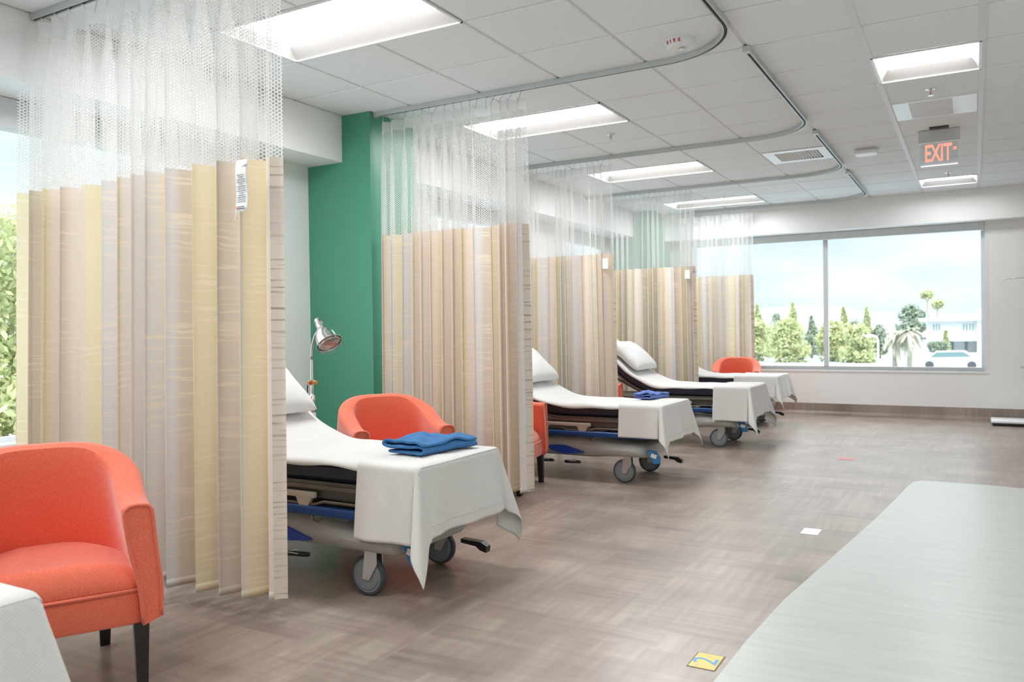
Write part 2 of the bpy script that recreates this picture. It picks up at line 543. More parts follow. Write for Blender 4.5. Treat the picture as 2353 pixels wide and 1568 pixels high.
# ------------------------------------------------------------------ mesh helpers
class MB:
    def __init__(self):
        self.bm = bmesh.new()
        self.uv = None

    def box(self, c, s, rz=0.0, ry=0.0, rx=0.0, bevel=0.0, seg=2, taper=None):
        r = bmesh.ops.create_cube(self.bm, size=1.0)
        vs = r['verts']
        for v in vs:
            if taper and v.co.z < 0:
                v.co.x *= taper
                v.co.y *= taper
            v.co = Vector((v.co.x * s[0], v.co.y * s[1], v.co.z * s[2]))
        if bevel:
            es = list({e for v in vs for e in v.link_edges})
            rr = bmesh.ops.bevel(self.bm, geom=es, offset=bevel, segments=seg, profile=0.5, affect='EDGES')
            vs = list({v for f in rr['faces'] for v in f.verts} | {v for v in vs if v.is_valid})
        m = Matrix.Translation(c) @ Matrix.Rotation(rz, 4, 'Z') @ Matrix.Rotation(ry, 4, 'Y') @ Matrix.Rotation(rx, 4, 'X')
        for v in vs:
            v.co = m @ v.co
        return self

    def b2(self, lo, hi, bevel=0.0):
        c = [(a + b) / 2 for a, b in zip(lo, hi)]
        s = [abs(b - a) for a, b in zip(lo, hi)]
        return self.box(c, s, bevel=bevel)

    def loft(self, rings, closed=True, cap=True, loop=False):
        R = [[self.bm.verts.new(p) for p in ring] for ring in rings]
        n = len(R[0])
        pairs = list(zip(R, R[1:] + ([R[0]] if loop else [])))
        for a, b in (pairs if loop else pairs[:len(R) - 1]):
            for i in range(n if closed else n - 1):
                j = (i + 1) % n
                try:
                    self.bm.faces.new((a[i], a[j], b[j], b[i]))
                except ValueError:
                    pass
        if cap and closed and not loop:
            for ring in (R[0][::-1], R[-1]):
                try:
                    self.bm.faces.new(ring)
                except ValueError:
                    pass
        return self

    def tube(self, path, r, seg=10, cap=True):
        P = [Vector(p) for p in path]
        rs = r if isinstance(r, (list, tuple)) else [r] * len(P)
        up = None
        rings = []
        for i, p in enumerate(P):
            t = (P[min(i + 1, len(P) - 1)] - P[max(i - 1, 0)]).normalized()
            if up is None:
                ref = Vector((0, 0, 1)) if abs(t.z) < 0.9 else Vector((1, 0, 0))
                up = t.cross(ref).normalized()
            up = (up - t * up.dot(t)).normalized()
            w = t.cross(up)
            rings.append([p + (up * math.cos(a) + w * math.sin(a)) * rs[i] for a in [2 * PI * k / seg for k in range(seg)]])
        return self.loft(rings, cap=cap)

    def lathe(self, prof, origin=(0, 0, 0), axis=(0, 0, 1), seg=24, cap=True):
        ax = Vector(axis).normalized()
        ref = Vector((0, 0, 1)) if abs(ax.z) < 0.9 else Vector((1, 0, 0))
        u = ax.cross(ref).normalized()
        w = ax.cross(u)
        o = Vector(origin)
        rings = [[o + ax * h + (u * math.cos(2 * PI * k / seg) + w * math.sin(2 * PI * k / seg)) * max(r, 1e-5) for k in range(seg)] for r, h in prof]
        return self.loft(rings, cap=cap)

    def grid(self, f, nu, nv, uvf=None):
        if uvf and self.uv is None:
            self.uv = self.bm.loops.layers.uv.new('UVMap')
        V = [[self.bm.verts.new(f(i, j)) for j in range(nv + 1)] for i in range(nu + 1)]
        for i in range(nu):
            for j in range(nv):
                fc = self.bm.faces.new((V[i][j], V[i + 1][j], V[i + 1][j + 1], V[i][j + 1]))
                if uvf:
                    for lp, (a, b) in zip(fc.loops, ((i, j), (i + 1, j), (i + 1, j + 1), (i, j + 1))):
                        lp[self.uv].uv = uvf(a, b)
        return self

    def prism(self, pts, z0, z1):
        return self.loft([[(x, y, z0) for x, y in pts], [(x, y, z1) for x, y in pts]])

    def build(self, name, mat, parent=None, smooth=False, angle=None, loc=None, rot=None):
        bmesh.ops.recalc_face_normals(self.bm, faces=self.bm.faces)
        me = bpy.data.meshes.new(name)
        self.bm.to_mesh(me)
        self.bm.free()
        me.materials.append(M[mat] if isinstance(mat, str) else mat)
        if smooth or angle:
            me.shade_smooth()
            if angle:
                try:
                    me.set_sharp_from_angle(angle=math.radians(angle))
                except Exception:
                    pass
        o = bpy.data.objects.new(name, me)
        COL.objects.link(o)
        if parent is not None:
            o.parent = parent
        if loc is not None:
            o.location = loc
        if rot is not None:
            o.rotation_euler = rot
        return o


def tag(o, label, cat, group=None, kind=None):
    o['label'] = label
    o['category'] = cat
    if group:
        o['group'] = group
    if kind:
        o['kind'] = kind
    return o


def thing(name, label, cat, loc=(0, 0, 0), rz=0.0, group=None):
    o = bpy.data.objects.new(name, None)
    o.empty_display_size = 0.1
    COL.objects.link(o)
    o.location = loc
    o.rotation_euler = (0, 0, rz)
    return tag(o, label, cat, group)


def struct(o, label=None):
    o['kind'] = 'structure'
    if label:
        o['label'] = label
    return o


def copy_tree(o, parent=None):
    c = o.copy()
    COL.objects.link(c)
    c.parent = parent
    for ch in [x for x in bpy.data.objects if x.parent == o]:
        copy_tree(ch, c)
    return c


def solid(o, t, offset=-1):
    m = o.modifiers.new('thickness', 'SOLIDIFY')
    m.thickness = t
    m.offset = offset
    return o


def subsurf(o, lv=1):
    m = o.modifiers.new('smooth', 'SUBSURF')
    m.levels = lv
    m.render_levels = lv
    return o


def text(name, body, size, mat, parent, loc, rot, extrude=0.0004, bold=0.0, align='CENTER'):
    c = bpy.data.curves.new(name, 'FONT')
    c.body = body
    c.size = size
    c.extrude = extrude
    c.offset = bold
    c.align_x = align
    c.align_y = 'CENTER'
    c.materials.append(M[mat])
    tmp = bpy.data.objects.new(name + '_tmp', c)
    COL.objects.link(tmp)
    me = bpy.data.meshes.new_from_object(tmp.evaluated_get(bpy.context.evaluated_depsgraph_get()))
    bpy.data.objects.remove(tmp)
    bpy.data.curves.remove(c)
    o = bpy.data.objects.new(name, me)
    COL.objects.link(o)
    o.parent = parent
    o.location = loc
    o.rotation_euler = rot
    return o


rnd = random.Random(7)


def lerp(a, b, t):
    return a + (b - a) * t


def sstep(a, b, x):
    t = min(1, max(0, (x - a) / (b - a)))
    return t * t * (3 - 2 * t)


# ------------------------------------------------------------------ the setting
XL, YF, XR, YB = -4.58, 11.75, 3.6, -2.6
struct(MB().b2((XL - .25, YB - .2, -.12), (XR + .2, YF + .25, 0)).build('floor', 'floor'), 'brown woven plank vinyl floor')
pts = [(3.55, -2.0), (-0.82, -2.0), (-0.80, 1.5), (-0.775, 2.708), (-0.765, 3.139), (-0.735, 3.667), (-0.637, 4.579), (-0.54, 5.5), (-0.47, 6.3), (-0.435, 6.75),
       (-0.41, 6.92), (-0.36, 6.985), (-0.25, 7.0), (0.09, 6.993), (0.28, 6.96), (1.2, 6.9), (3.55, 6.8)]
struct(MB().prism(pts, 0.0002, 0.0016).build('floor_inlay', 'floor_pale'), 'pale sage vinyl area of the floor with a curved edge')


def wall_x(x0, x1, ya, yb, z0, z1, holes):
    """wall panel at constant X between ya and yb with rectangular openings (y0, y1, zlo, zhi)"""
    m = MB()
    cur = ya
    for (a, b, lo, hi) in holes:
        m.b2((x0, cur, z0), (x1, a, z1))
        m.b2((x0, a, z0), (x1, b, lo))
        if hi < z1:
            m.b2((x0, a, hi), (x1, b, z1))
        cur = b
    m.b2((x0, cur, z0), (x1, yb, z1))
    return m


SOF = 2.515
HL = [(-0.7, 4.05, 0.60, SOF), (6.45, 8.35, 0.60, SOF), (9.37, 10.92, 0.60, SOF)]
struct(wall_x(XL - .22, XL, YB - .2, YF + .25, 0, CEIL + .26, HL).build('wall_left', 'wall'))
m = MB()
m.b2((XL, YF, 0), (-3.62, YF + .22, CEIL + .26))
m.b2((-3.62, YF, 0), (.12, YF + .22, .61))
m.b2((-3.62, YF, 2.485), (.12, YF + .22, CEIL + .26))
m.b2((.12, YF, 0), (XR + .2, YF + .22, CEIL + .26))
struct(m.build('wall_far', 'wall'))
struct(MB().b2((XR, YB - .2, 0), (XR + .2, YF + .22, CEIL + .26)).build('wall_right', 'wall'))
struct(MB().b2((XL, YB - .2, 0), (XR, YB, CEIL + .26)).build('wall_back', 'wall'))
m = MB()
m.b2((XL, YB, SOF), (-4.225, 4.81, CEIL))
m.b2((XL, 5.40, SOF), (-4.225, 10.95, CEIL))
struct(m.build('trim_1', 'wall'), 'white soffit running above the left windows')
struct(MB().b2((-3.95, 11.51, 2.485), (XR, YF, CEIL)).build('trim_2', 'wall'), 'white bulkhead above the far window')
struct(MB().b2((XL, 4.81, 0), (-3.95, 5.40, CEIL)).build('column', 'green'), 'green painted column beside the second curtain')
struct(MB().b2((XL, 10.95, 0), (-3.95, YF, CEIL)).build('column', 'green'), 'green painted column in the far left corner behind the curtains')


def cove(name, path_pts, horizontal):
    return None


bbm = MB()
prof = [(0, .15), (.006, .15), (.008, .045), (.016, .022), (.034, .008), (.05, .002), (.05, 0), (0, 0)]
bbm.loft([[(x, YF - p, z) for p, z in prof] for x in (-3.95, XR)])
struct(bbm.build('baseboard_far', 'floor'))
bbm = MB()
for ya, yb in ((YB, 4.81), (5.40, 10.95)):
    bbm.loft([[(XL + p, y, z) for p, z in prof] for y in (ya, yb)])
struct(bbm.build('baseboard_left', 'floor'))

# ceiling: panels in a grid
GX0, GY0, G = -0.559, 3.707, 0.61
holes = set()


def cell(x, y):
    return (math.floor((x - GX0) / G + 1e-4), math.floor((y - GY0) / G + 1e-4))


LIGHTS2x4 = [(-3.0, 3.40), (-3.0, 5.855), (-3.0, 8.29), (-3.0, 10.72), (-3.0, .96)]
LIGHTS2x2 = [(-0.254, 5.855), (-0.254, 10.72), (-0.254, .96), (2.186, 3.40), (2.186, 8.29), (2.186, .96), (2.186, -1.5), (-0.254, -1.5), (-3.0, -1.5)]
VENT = (-1.474, 8.28)
lights = []
for x, y in LIGHTS2x4:
    i, j = cell(x - .3, y)
    holes |= {(i, j), (i + 1, j)}
    lights.append((GX0 + (i + 1) * G, GY0 + (j + .5) * G, 2 * G))
for x, y in LIGHTS2x2:
    i, j = cell(x, y)
    holes.add((i, j))
    lights.append((GX0 + (i + .5) * G, GY0 + (j + .5) * G, G))
i, j = cell(*VENT)
holes.add((i, j))
VENT = (GX0 + (i + .5) * G, GY0 + (j + .5) * G)
cm = MB()
for i in range(-8, 8):
    for j in range(-11, 14):
        if (i, j) in holes:
            continue
        x0, x1 = GX0 + i * G, GX0 + (i + 1) * G
        y0, y1 = GY0 + j * G, GY0 + (j + 1) * G
        x0, x1, y0, y1 = max(x0, XL), min(x1, XR), max(y0, YB), min(y1, YF)
        if x1 - x0 < .03 or y1 - y0 < .03:
            continue
        g = .0105
        e = .007
        cm.loft([[(x0 + g, y0 + g, CEIL + .012), (x1 - g, y0 + g, CEIL + .012), (x1 - g, y1 - g, CEIL + .012), (x0 + g, y1 - g, CEIL + .012)],
                 [(x0 + g, y0 + g, CEIL + .004), (x1 - g, y0 + g, CEIL + .004), (x1 - g, y1 - g, CEIL + .004), (x0 + g, y1 - g, CEIL + .004)],
                 [(x0 + g + e, y0 + g + e, CEIL), (x1 - g - e, y0 + g + e, CEIL), (x1 - g - e, y1 - g - e, CEIL), (x0 + g + e, y1 - g - e, CEIL)]])
struct(cm.build('ceiling', 'tile'))
gm = MB()
dbl = set()
for x, y in LIGHTS2x4:
    dbl.add(cell(x - .3, y))
for i in range(-7, 8):
    x = GX0 + i * G
    w = .018 if i in (0, 1) else .0135
    zb = CEIL - .004 if i in (0, 1) else CEIL + .008
    if not XL < x < XR:
        continue
    run = YB
    for j in sorted(q for (p, q) in dbl if p == i - 1):
        gm.b2((x - w, run, zb), (x + w, GY0 + j * G, CEIL + .02))
        run = GY0 + (j + 1) * G
    gm.b2((x - w, run, zb), (x + w, YF, CEIL + .02))
for j in range(-10, 14):
    y = GY0 + j * G
    if YB < y < YF:
        gm.b2((XL, y - .013, CEIL + .009), (XR, y + .013, CEIL + .02))
struct(gm.build('trim_3', 'tbar'), 'white metal grid of the suspended ceiling')
struct(MB().b2((XL - .2, YB - .2, CEIL + .26), (XR + .2, YF + .22, CEIL + .30)).build('roof', 'wall'), 'slab above the suspended ceiling')


# ------------------------------------------------------------------ ceiling lights
def ceiling_light(x, y, L, label, lens='lens'):
    t = thing('ceiling_light', label, 'ceiling light', (x, y, CEIL), 0, 'recessed ceiling lights')
    w = G
    e = .05
    hx, hy = L / 2 - .012, w / 2 - .012
    ix, iy = L / 2 - .06, w / 2 - .12
    m = MB()
    o = [(-hx, -hy), (hx, -hy), (hx, hy), (-hx, hy)]
    q = [(-ix, -iy), (ix, -iy), (ix, iy), (-ix, iy)]
    for a in range(4):
        b = (a + 1) % 4
        vs = [m.bm.verts.new(p) for p in ((*o[a], .0), (*o[b], .0), (*q[b], e), (*q[a], e))]
        m.bm.faces.new(vs)
    m.build('reflector', 'reflector', t)
    m = MB()
    for a in (-1, 1):
        m.box((0, a * (w / 2 - .008), -.001), (L - .004, .012, .01))
        m.box((a * (L / 2 - .008), 0, -.001), (.012, w - .004, .01))
    m.build('frame', 'white_plastic', t)
    me = bpy.data.meshes.new('diffuser')
    me.from_pydata([(-ix, -iy, e), (-ix, iy, e), (ix, iy, e), (ix, -iy, e)], [], [(0, 1, 2, 3)])
    me.materials.append(M[lens])
    o = bpy.data.objects.new('diffuser', me)
    COL.objects.link(o)
    o.parent = t
    MB().box((0, 0, e + .06), (L - .03, w - .03, .1)).build('housing', 'white_plastic', t)
    return t


LL = ['large recessed ceiling light over the nearest curtain', 'recessed ceiling light in front of the second curtain, left of the fire alarm',
      'recessed ceiling light beyond the third curtain top', 'farthest long ceiling light, above the last curtains', 'recessed light behind the camera over the left bays',
      'square ceiling light high on the right, nearest the camera', 'small square ceiling light below the exit sign, by the far wall'] + \
     ['square ceiling light outside the picture, above the open floor on the right' for _ in range(7)]
for (x, y, L), lb in zip(lights, LL):
    ceiling_light(x, y, L, lb, 'lens_far' if y > 10 else 'lens')


# ------------------------------------------------------------------ curtain tracks
def track_path(y, x0, r, x1, ya):
    """from the wall at x0 along X, round a corner of radius r, then towards the camera to ya"""
    P = [(x0, y), (x1 - r - .5, y)]
    for k in range(17):
        a = PI / 2 * k / 16
        P.append((x1 - r + r * math.sin(a), y - r + r * math.cos(a)))
    P.append((x1, ya))
    return P


def sweep(mb, P, w, z0, z1, off=0.0):
    rings = []
    n = len(P)
    for i, p in enumerate(P):
        a = Vector(P[max(i - 1, 0)])
        b = Vector(P[min(i + 1, n - 1)])
        t = (b - a).normalized()
        nrm = Vector((-t.y, t.x))
        l, r = Vector(p) + nrm * (off + w / 2), Vector(p) + nrm * (off - w / 2)
        rings.append([(l.x, l.y, z0), (r.x, r.y, z0), (r.x, r.y, z1), (l.x, l.y, z1)])
    mb.loft(rings)


TY = [2.45, 4.87, 7.26, 9.33, 11.36]
TX0 = [-4.225, -3.95, -4.225, -4.225, -3.95]
TL = ['grey ceiling track carrying the nearest curtain', 'grey ceiling track with a rounded corner beside the fire alarm', 'grey ceiling track curving round left of the air vent joint',
      'grey ceiling track passing over the square air vent', 'farthest grey ceiling track, close to the far wall']
for k, y in enumerate(TY):
    t = thing('curtain_track', TL[k], 'curtain track', (0, 0, 0), 0, 'ceiling curtain tracks')
    ya = (TY[k - 1] - .02 + .04) if k else -2.3
    P = track_path(y, TX0[k], .50, -1.165, ya)
    m = MB()
    for off in (-.0125, .0125):
        sweep(m, P, .007, CEIL - .034, CEIL - .002, off)
    sweep(m, P, .034, CEIL - .006, CEIL - .0005)
    m.build('rail', 'track', t)
    m = MB()
    sweep(m, P, .017, CEIL - .026, CEIL - .006)
    m.build('slot', 'dark_gap', t)
    if k:
        MB().box((-1.165, ya + .02, CEIL - .019), (.044, .05, .036), bevel=.004).build('splice', 'track', t)
    if k:
        m = MB()
        m.box((TX0[k] + .012, y, CEIL - .019), (.02, .042, .038))
        m.build('end_cap', 'track', t)


# ------------------------------------------------------------------ privacy curtains
def curtain(idx, x0, x1, y0, seed, nf, amp, label, hook_n, lean=(0, 0), u0=0.0, zb=.09, top=1.93, hd=2.785, care=False):
    r = random.Random(seed)
    t = thing('privacy_curtain', label, 'curtain', (0, 0, 0), 0, 'privacy curtains')
    jit = [(r.uniform(.4, .8), r.uniform(1, 2.2) * nf * .37, r.uniform(0, 6.28)) for _ in range(3)]
    aj = [(r.uniform(.1, .28), r.uniform(.3, .9) * nf, r.uniform(0, 6.28)) for _ in range(3)]
    N = int(nf * 26)

    def pos(s, z):
        q = (z - zb) / (hd - zb)
        ph = 2 * PI * nf * s + sum(a * math.sin(w * s * 2 + p) for a, w, p in jit) * 1.5
        ph += .5 * (1 - q) * math.sin(nf * 1.3 * s + seed)
        A = amp * (1 + sum(a * math.sin(w * s * 2 + p) for a, w, p in aj))
        A *= lerp(1.1, .95, sstep(.1, 1.0, q)) * lerp(1, .55, sstep(.86, .98, q))
        edge = min(1, (1 - s) * nf * 1.1)           # the free edge hangs flatter
        A *= lerp(.25, 1, edge)
        sn = math.sin(ph)
        yy = A * math.copysign(abs(sn) ** .85, sn)
        xx = lerp(x0, x1, s) + lerp(.25, 1, edge) * (.09 if idx == 0 else .15) * (x1 - x0) / nf * math.sin(2 * ph)
        xx += lerp(lean[0], lean[1], s) * (1 - q)
        yy += .02 * math.sin(3 * s + seed) * (1 - q)
        return Vector((xx, y0 + yy, z))
    # arc length at mid height
    U = [0.0]
    pr = pos(0, 1.2)
    for i in range(1, N + 1):
        p = pos(i / N, 1.2)
        U.append(U[-1] + (p - pr).length)
        pr = p

    def strip(i0, i1, za, zc, nz):
        m = MB()
        zs = [lerp(za, zc, j / nz) for j in range(nz + 1)]
        m.grid(lambda i, j: pos((i0 + i) / N, zs[j]), i1 - i0, nz, lambda i, j: (U[i0 + i] + u0, zs[j]))
        return m
    ih = N
    while U[-1] - U[ih] < .055:
        ih -= 1
    strip(0, ih, zb + .035, top, 18).build('fabric_panel', 'fabric', t, smooth=True)
    strip(ih, N, zb, top, 18).build('side_hem', 'hem', t, smooth=True)
    o = strip(0, ih, zb, zb + .035, 1).build('bottom_hem', 'fabric', t, smooth=True)
    solid(o, .003, 0)
    strip(0, N, top, hd - .075, 8).build('mesh_panel', 'net', t, smooth=True)
    strip(0, N, hd - .075, hd, 2).build('header_tape', 'header', t, smooth=True)
    for k in range(hook_n):
        s = (k + .5) / hook_n
        p = pos(s, hd - .02)
        m = MB()
        xt = lerp(x0, x1, s)
        m.tube([(p.x, p.y - .003, hd - .028), (p.x, p.y - .006, hd - .015), (p.x, p.y, hd - .004), (lerp(p.x, xt, .5), lerp(p.y, y0, .6), hd + .022), (xt, y0, CEIL - .036)], .0022, 6)
        m.box((xt, y0, CEIL - .034), (.010, .012, .012))
        m.build('hook', 'steel', t)
    if care:
        return t, pos, U, N
    return t, pos, U, N


CL = ['nearest privacy curtain, wide striped folds beside the front coral armchair', 'striped privacy curtain hanging beside the green column, behind the bed with blue scrubs',
      'third striped privacy curtain along the row, behind the bed with periwinkle scrubs', 'fourth privacy curtain along the row, behind the raised pillow of the third bed', 'farthest privacy curtain, overlapping the left end of the far window']
c1 = curtain(0, -4.20, -2.475, 2.45, 11, 13, .090, CL[0], 15, (-.05, -.045), .0, .085, 1.935, 2.79, True)
c2 = curtain(1, -3.905, -2.645, 4.87, 23, 14, .078, CL[1], 18, (-.01, .01), .3, .095)
c3 = curtain(2, -3.98, -3.005, 7.26, 35, 13, .070, CL[2], 16, (0, .05), .1, .095)
c4 = curtain(3, -3.86, -2.845, 9.33, 41, 13, .070, CL[3], 16, (0, .04), .5, .095)
c5 = curtain(4, -3.70, -2.645, 11.36, 57, 12, .070, CL[4], 14, (0, .02), .7, .095)

# care label sewn to the nearest curtain
lab = MB()
bx, by, bz = -2.612, 2.33, 1.70


def labf(i, j):
    a, b = i / 6, j / 10
    return (bx + .062 * a - .012 * math.sin((1 - b) * PI * .9) + .020 * b, by - .005 + .010 * math.sin(b * 5) + .004 * a, bz + .205 * b)


lab.grid(labf, 6, 10)
lo = lab.build('care_label', 'label_white', c1[0], smooth=True)
solid(lo, .0008, 0)
ROT = (PI / 2, 0, 0)
text('label_print', 'DIAMOND', .0125, 'ink', lo, (bx + .045, by - .012, bz + .180), (PI / 2, 0, .0), .0002)
ink = MB()
for k in range(13):
    z = bz + .040 + k * .0088
    w = [.050, .046, .050, .040, .026, .050, .044, .050, .024, .048, .050, .030, .040][k]
    a = .052
    off = -.012 * math.sin((1 - (z - bz) / .205) * PI * .9) + .02 * (z - bz) / .205
    ink.box((bx + .031 + off, by - .0095 + .010 * math.sin((z - bz) / .205 * 5) + .004 * .5, z), (w, .0008, .0016))
for k in range(2):
    ink.box((bx + .032, by - .0085 + .002, bz + .011 + .007 * k), (.040, .0008, .003))
ink.build('label_print', 'ink', lo)
fl = MB()
fl.box((bx + .006, by - .009 + .002, bz + .0145), (.010, .0008, .010))
fl.build('flag_print', 'pink', lo)
cord = MB().tube([(bx + .004, by - .004, bz + .002), (bx + .002, by - .006, bz - .02), (bx - .004, by - .006, bz - .032)], .0025, 6)
cord.build('label_cord', 'label_white', lo)


for (cc, x, y) in ((c3, -3.055, 7.175), (c4, -2.905, 9.245)):
    MB().box((x, y, 1.83), (.055, .002, .10), rz=.15).build('care_label', 'label_white', cc[0])

# ------------------------------------------------------------------ windows
def window_left(idx, a, b, mull, lo=.60, hi=SOF):
    t = bpy.data.objects.new('window_%d' % idx, None)
    COL.objects.link(t)
    struct(t)
    xo = XL - .10
    f = .05
    m = MB()
    m.b2((xo - .06, a, lo), (xo, b, lo + .045)).b2((xo - .06, a, hi - .05), (xo, b, hi))
    m.b2((xo - .06, a, lo + .045), (xo, a + f, hi - .05)).b2((xo - .06, b - f, lo + .045), (xo, b, hi - .05))
    m.build('window_frame', 'frame', t)
    for y in mull:
        MB().b2((xo - .06, y - .03, lo + .045), (xo, y + .03, hi - .05)).build('mullion', 'frame', t)
    MB().b2((xo - .035, a + .02, lo + .02), (xo - .029, b - .02, hi - .02)).build('pane', 'glass', t)
    MB().b2((XL - .10, a + .002, lo - .002), (XL + .012, b - .002, lo + .018), ).build('window_sill', 'sill', t)
    MB().b2((XL - .095, a + .004, 2.345), (XL - .005, b - .004, hi - .002), bevel=.004).build('roller_shade', 'shade', t)
    return t


window_left(1, -0.7, 4.05, [1.7])
window_left(2, 6.45, 8.35, [])
window_left(3, 9.37, 10.92, [])
t = bpy.data.objects.new('window_4', None)
COL.objects.link(t)
struct(t, 'wide far window with two panes looking over trees and hills')
a, b, lo, hi = -3.62, .12, .61, 2.485
yo = YF + .10
m = MB()
m.b2((a, yo, lo), (b, yo + .06, lo + .045)).b2((a, yo, hi - .05), (b, yo + .06, hi))
m.b2((a, yo, lo + .045), (a + .05, yo + .06, hi - .05)).b2((b - .045, yo, lo + .045), (b, yo + .06, hi - .05))
m.build('window_frame', 'frame', t)
MB().b2((-1.805, yo - .005, lo + .04), (-1.745, yo + .06, hi - .04)).build('mullion', 'frame', t)
MB().b2((a + .02, yo + .028, lo + .02), (-1.775, yo + .034, hi - .02)).build('pane', 'glass', t)
MB().b2((-1.775, yo + .028, lo + .02), (b - .02, yo + .034, hi - .02)).build('pane', 'glass', t)
MB().b2((a - .03, YF - .012, lo - .028), (b + .035, YF + .10, lo), bevel=.003).build('window_sill', 'sill', t)
MB().b2((b - .004, YF - .004, lo), (b + .03, YF + .01, hi - .01)).build('side_trim', 'sill', t)
MB().b2((a + .004, YF + .004, 2.385), (b - .006, YF + .095, hi - .002), bevel=.004).build('roller_shade', 'shade', t)


# ------------------------------------------------------------------ tub armchair
def make_chair():
    t = thing('tub_armchair', 'x', 'armchair', (0, 0, 0), 0, 'coral tub armchairs')
    # plan path of the shell, from one arm front round the back to the other
    P = []
    for k in range(9):
        P.append((lerp(.29, -.02, k / 8), -.302, 0))
    for k in range(1, 24):
        a = PI * k / 24
        P.append((-.02 - .265 * math.sin(a) ** .9, -.302 * math.copysign(abs(math.cos(a)) ** .85, math.cos(a)), math.sin(a)))
    for k in range(9):
        P.append((lerp(-.02, .29, k / 8), .302, 0))
    n = len(P)
    rings = []
    for i, (x, y, bk) in enumerate(P):
        a = Vector(P[max(i - 1, 0)][:2])
        b = Vector(P[min(i + 1, n - 1)][:2])
        tg = (b - a).normalized()
        out = Vector((tg.y, -tg.x))       # outward normal for this traversal
        x_front = sstep(.30, -.22, x)
        pf = min(1, abs(i - (n - 1) / 2) / ((n - 1) / 2))
        h = .632 + .170 * (.5 + .5 * math.cos(PI * min(1, (pf / .93) ** 1.5)))
        lean_o = lerp(.045, .075, bk)
        lean_i = lerp(.030, .075, bk)
        to, ti = .040, -.042
        sec = []
        zb = .215
        prof = [(to - .016, zb), (to - .006, zb + .12), (to + lean_o * .6, lerp(zb, h, .62)), (to + lean_o, h - .035), (to + lean_o - .010, h - .010), (to + lean_o - .032, h),
                (ti + lean_i + .018, h - .002), (ti + lean_i + .002, h - .016), (ti + lean_i - .004, h - .045), (ti + lean_i * .55, lerp(.30, h, .55)), (ti, .34), (ti + .002, .24)]
        for o, z in prof:
            q = Vector((x, y)) + out * o
            sec.append((q.x, q.y, z))
        rings.append(sec)
    fine = []
    for sec in rings:
        V = [Vector(p) for p in sec]
        out = []
        for q in range(len(V) - 1):
            p0, p1, p2, p3 = V[max(q - 1, 0)], V[q], V[q + 1], V[min(q + 2, len(V) - 1)]
            for k in range(3):
                u = k / 3
                out.append(.5 * (2 * p1 + (p2 - p0) * u + (2 * p0 - 5 * p1 + 4 * p2 - p3) * u * u + (3 * p1 - p0 - 3 * p2 + p3) * u ** 3))
        out.append(V[-1])
        fine.append(out)
    rings = fine
    MB().loft(rings).build('shell', 'coral', t, smooth=True, angle=50)
    # piping round the front of each arm
    for ring, sgn in ((rings[0], 1), (rings[-1], 1)):
        c = Vector((.293, 0, 0))
        ctr = sum((Vector(p) for p in ring), Vector()) / len(ring)
        path = [Vector((.294, lerp(p[1], ctr.y, .10), lerp(p[2], ctr.z, .03))) for p in ring]
        MB().tube(path, .006, 6).build('piping', 'coral', t, smooth=True)
    # seat cushion: domed, bulging at the front
    def seatf(i, j):
        a, b = i / 16, j / 16
        x = lerp(-.245, .272, a)
        wd = .278 * (1 if x > -.05 else math.sqrt(max(0.05, 1 - ((x + .05) / .25) ** 2)))
        y = lerp(-wd, wd, b)
        dome = (1 - (2 * b - 1) ** 4) * .5 + .5
        edge = min(1, (1 - a) * 9)
        fr = math.sqrt(max(0, 1 - (1 - edge) ** 2))
        return (x + .012 * (1 - (2 * b - 1) ** 2) * a, y, .335 + .105 * fr * dome - .02 * (1 - a))
    m = MB()
    m.grid(seatf, 16, 16)
    o = m.build('seat_cushion', 'coral', t, smooth=True)
    solid(o, .03, -1)
    subsurf(o, 1)
    m = MB()
    m.b2((-.2, -.285, .215), (.268, .285, .335), bevel=.012)
    m.build('front_rail', 'coral', t, smooth=True, angle=40)
    MB().tube([(.272, -.262, .335), (.279, 0, .336), (.272, .262, .335)], .006, 6).build('piping', 'coral', t, smooth=True)
    for sx, sy in ((.245, -.275), (.245, .275), (-.20, -.2), (-.20, .2)):
        m = MB()
        m.box((sx + (.008 if sx > 0 else -.02), sy, .11), (.048, .048, .22), taper=.72, ry=(-.03 if sx > 0 else .13))
        m.build('leg', 'black', t)
    return t


chair0 = make_chair()
CH = [((-2.845, 1.655), -29, 'coral tub armchair at the front left, in front of the nearest curtain'),
      ((-3.18, 4.02), -33, 'coral tub armchair behind the bed with blue scrubs, against the green column'),
      ((-3.18, 5.35), 11, 'coral tub armchair half hidden by the second curtain, one arm showing beside the second bed'),
      ((-3.50, 7.67), 4, 'coral tub armchair almost hidden by the third curtain, a sliver beside the third bed'),
      ((-2.78, 10.95), -80, 'coral tub armchair behind the farthest bed, its rounded back against the far window')]
for k, ((x, y), a, lb) in enumerate(CH):
    c = chair0 if k == 0 else copy_tree(chair0)
    c.location = (x, y, 0)
    c.rotation_euler = (0, 0, math.radians(a))
    c['label'] = lb


# ------------------------------------------------------------------ hospital stretcher. local x: foot edge at 0, head at about -1.9; y across; z up
HW = .335
ARC0, ARCR, ARCA, STR = -.84, .72, math.radians(40), .72
TOP = .602


def prof_pt(s):
    """centre line of the mattress top; s = distance from the foot edge"""
    if s <= -ARC0:
        return Vector((-s, 0, TOP)), Vector((0, 0, 1))
    q = s + ARC0
    if q < ARCR * ARCA:
        a = q / ARCR
        return Vector((ARC0 - ARCR * math.sin(a), 0, TOP + ARCR * (1 - math.cos(a)))), Vector((math.sin(a), 0, math.cos(a)))
    a = ARCA
    e = q - ARCR * ARCA
    return Vector((ARC0 - ARCR * math.sin(a) - e * math.cos(a), 0, TOP + ARCR * (1 - math.cos(a)) + e * math.sin(a))), Vector((math.sin(a), 0, math.cos(a)))


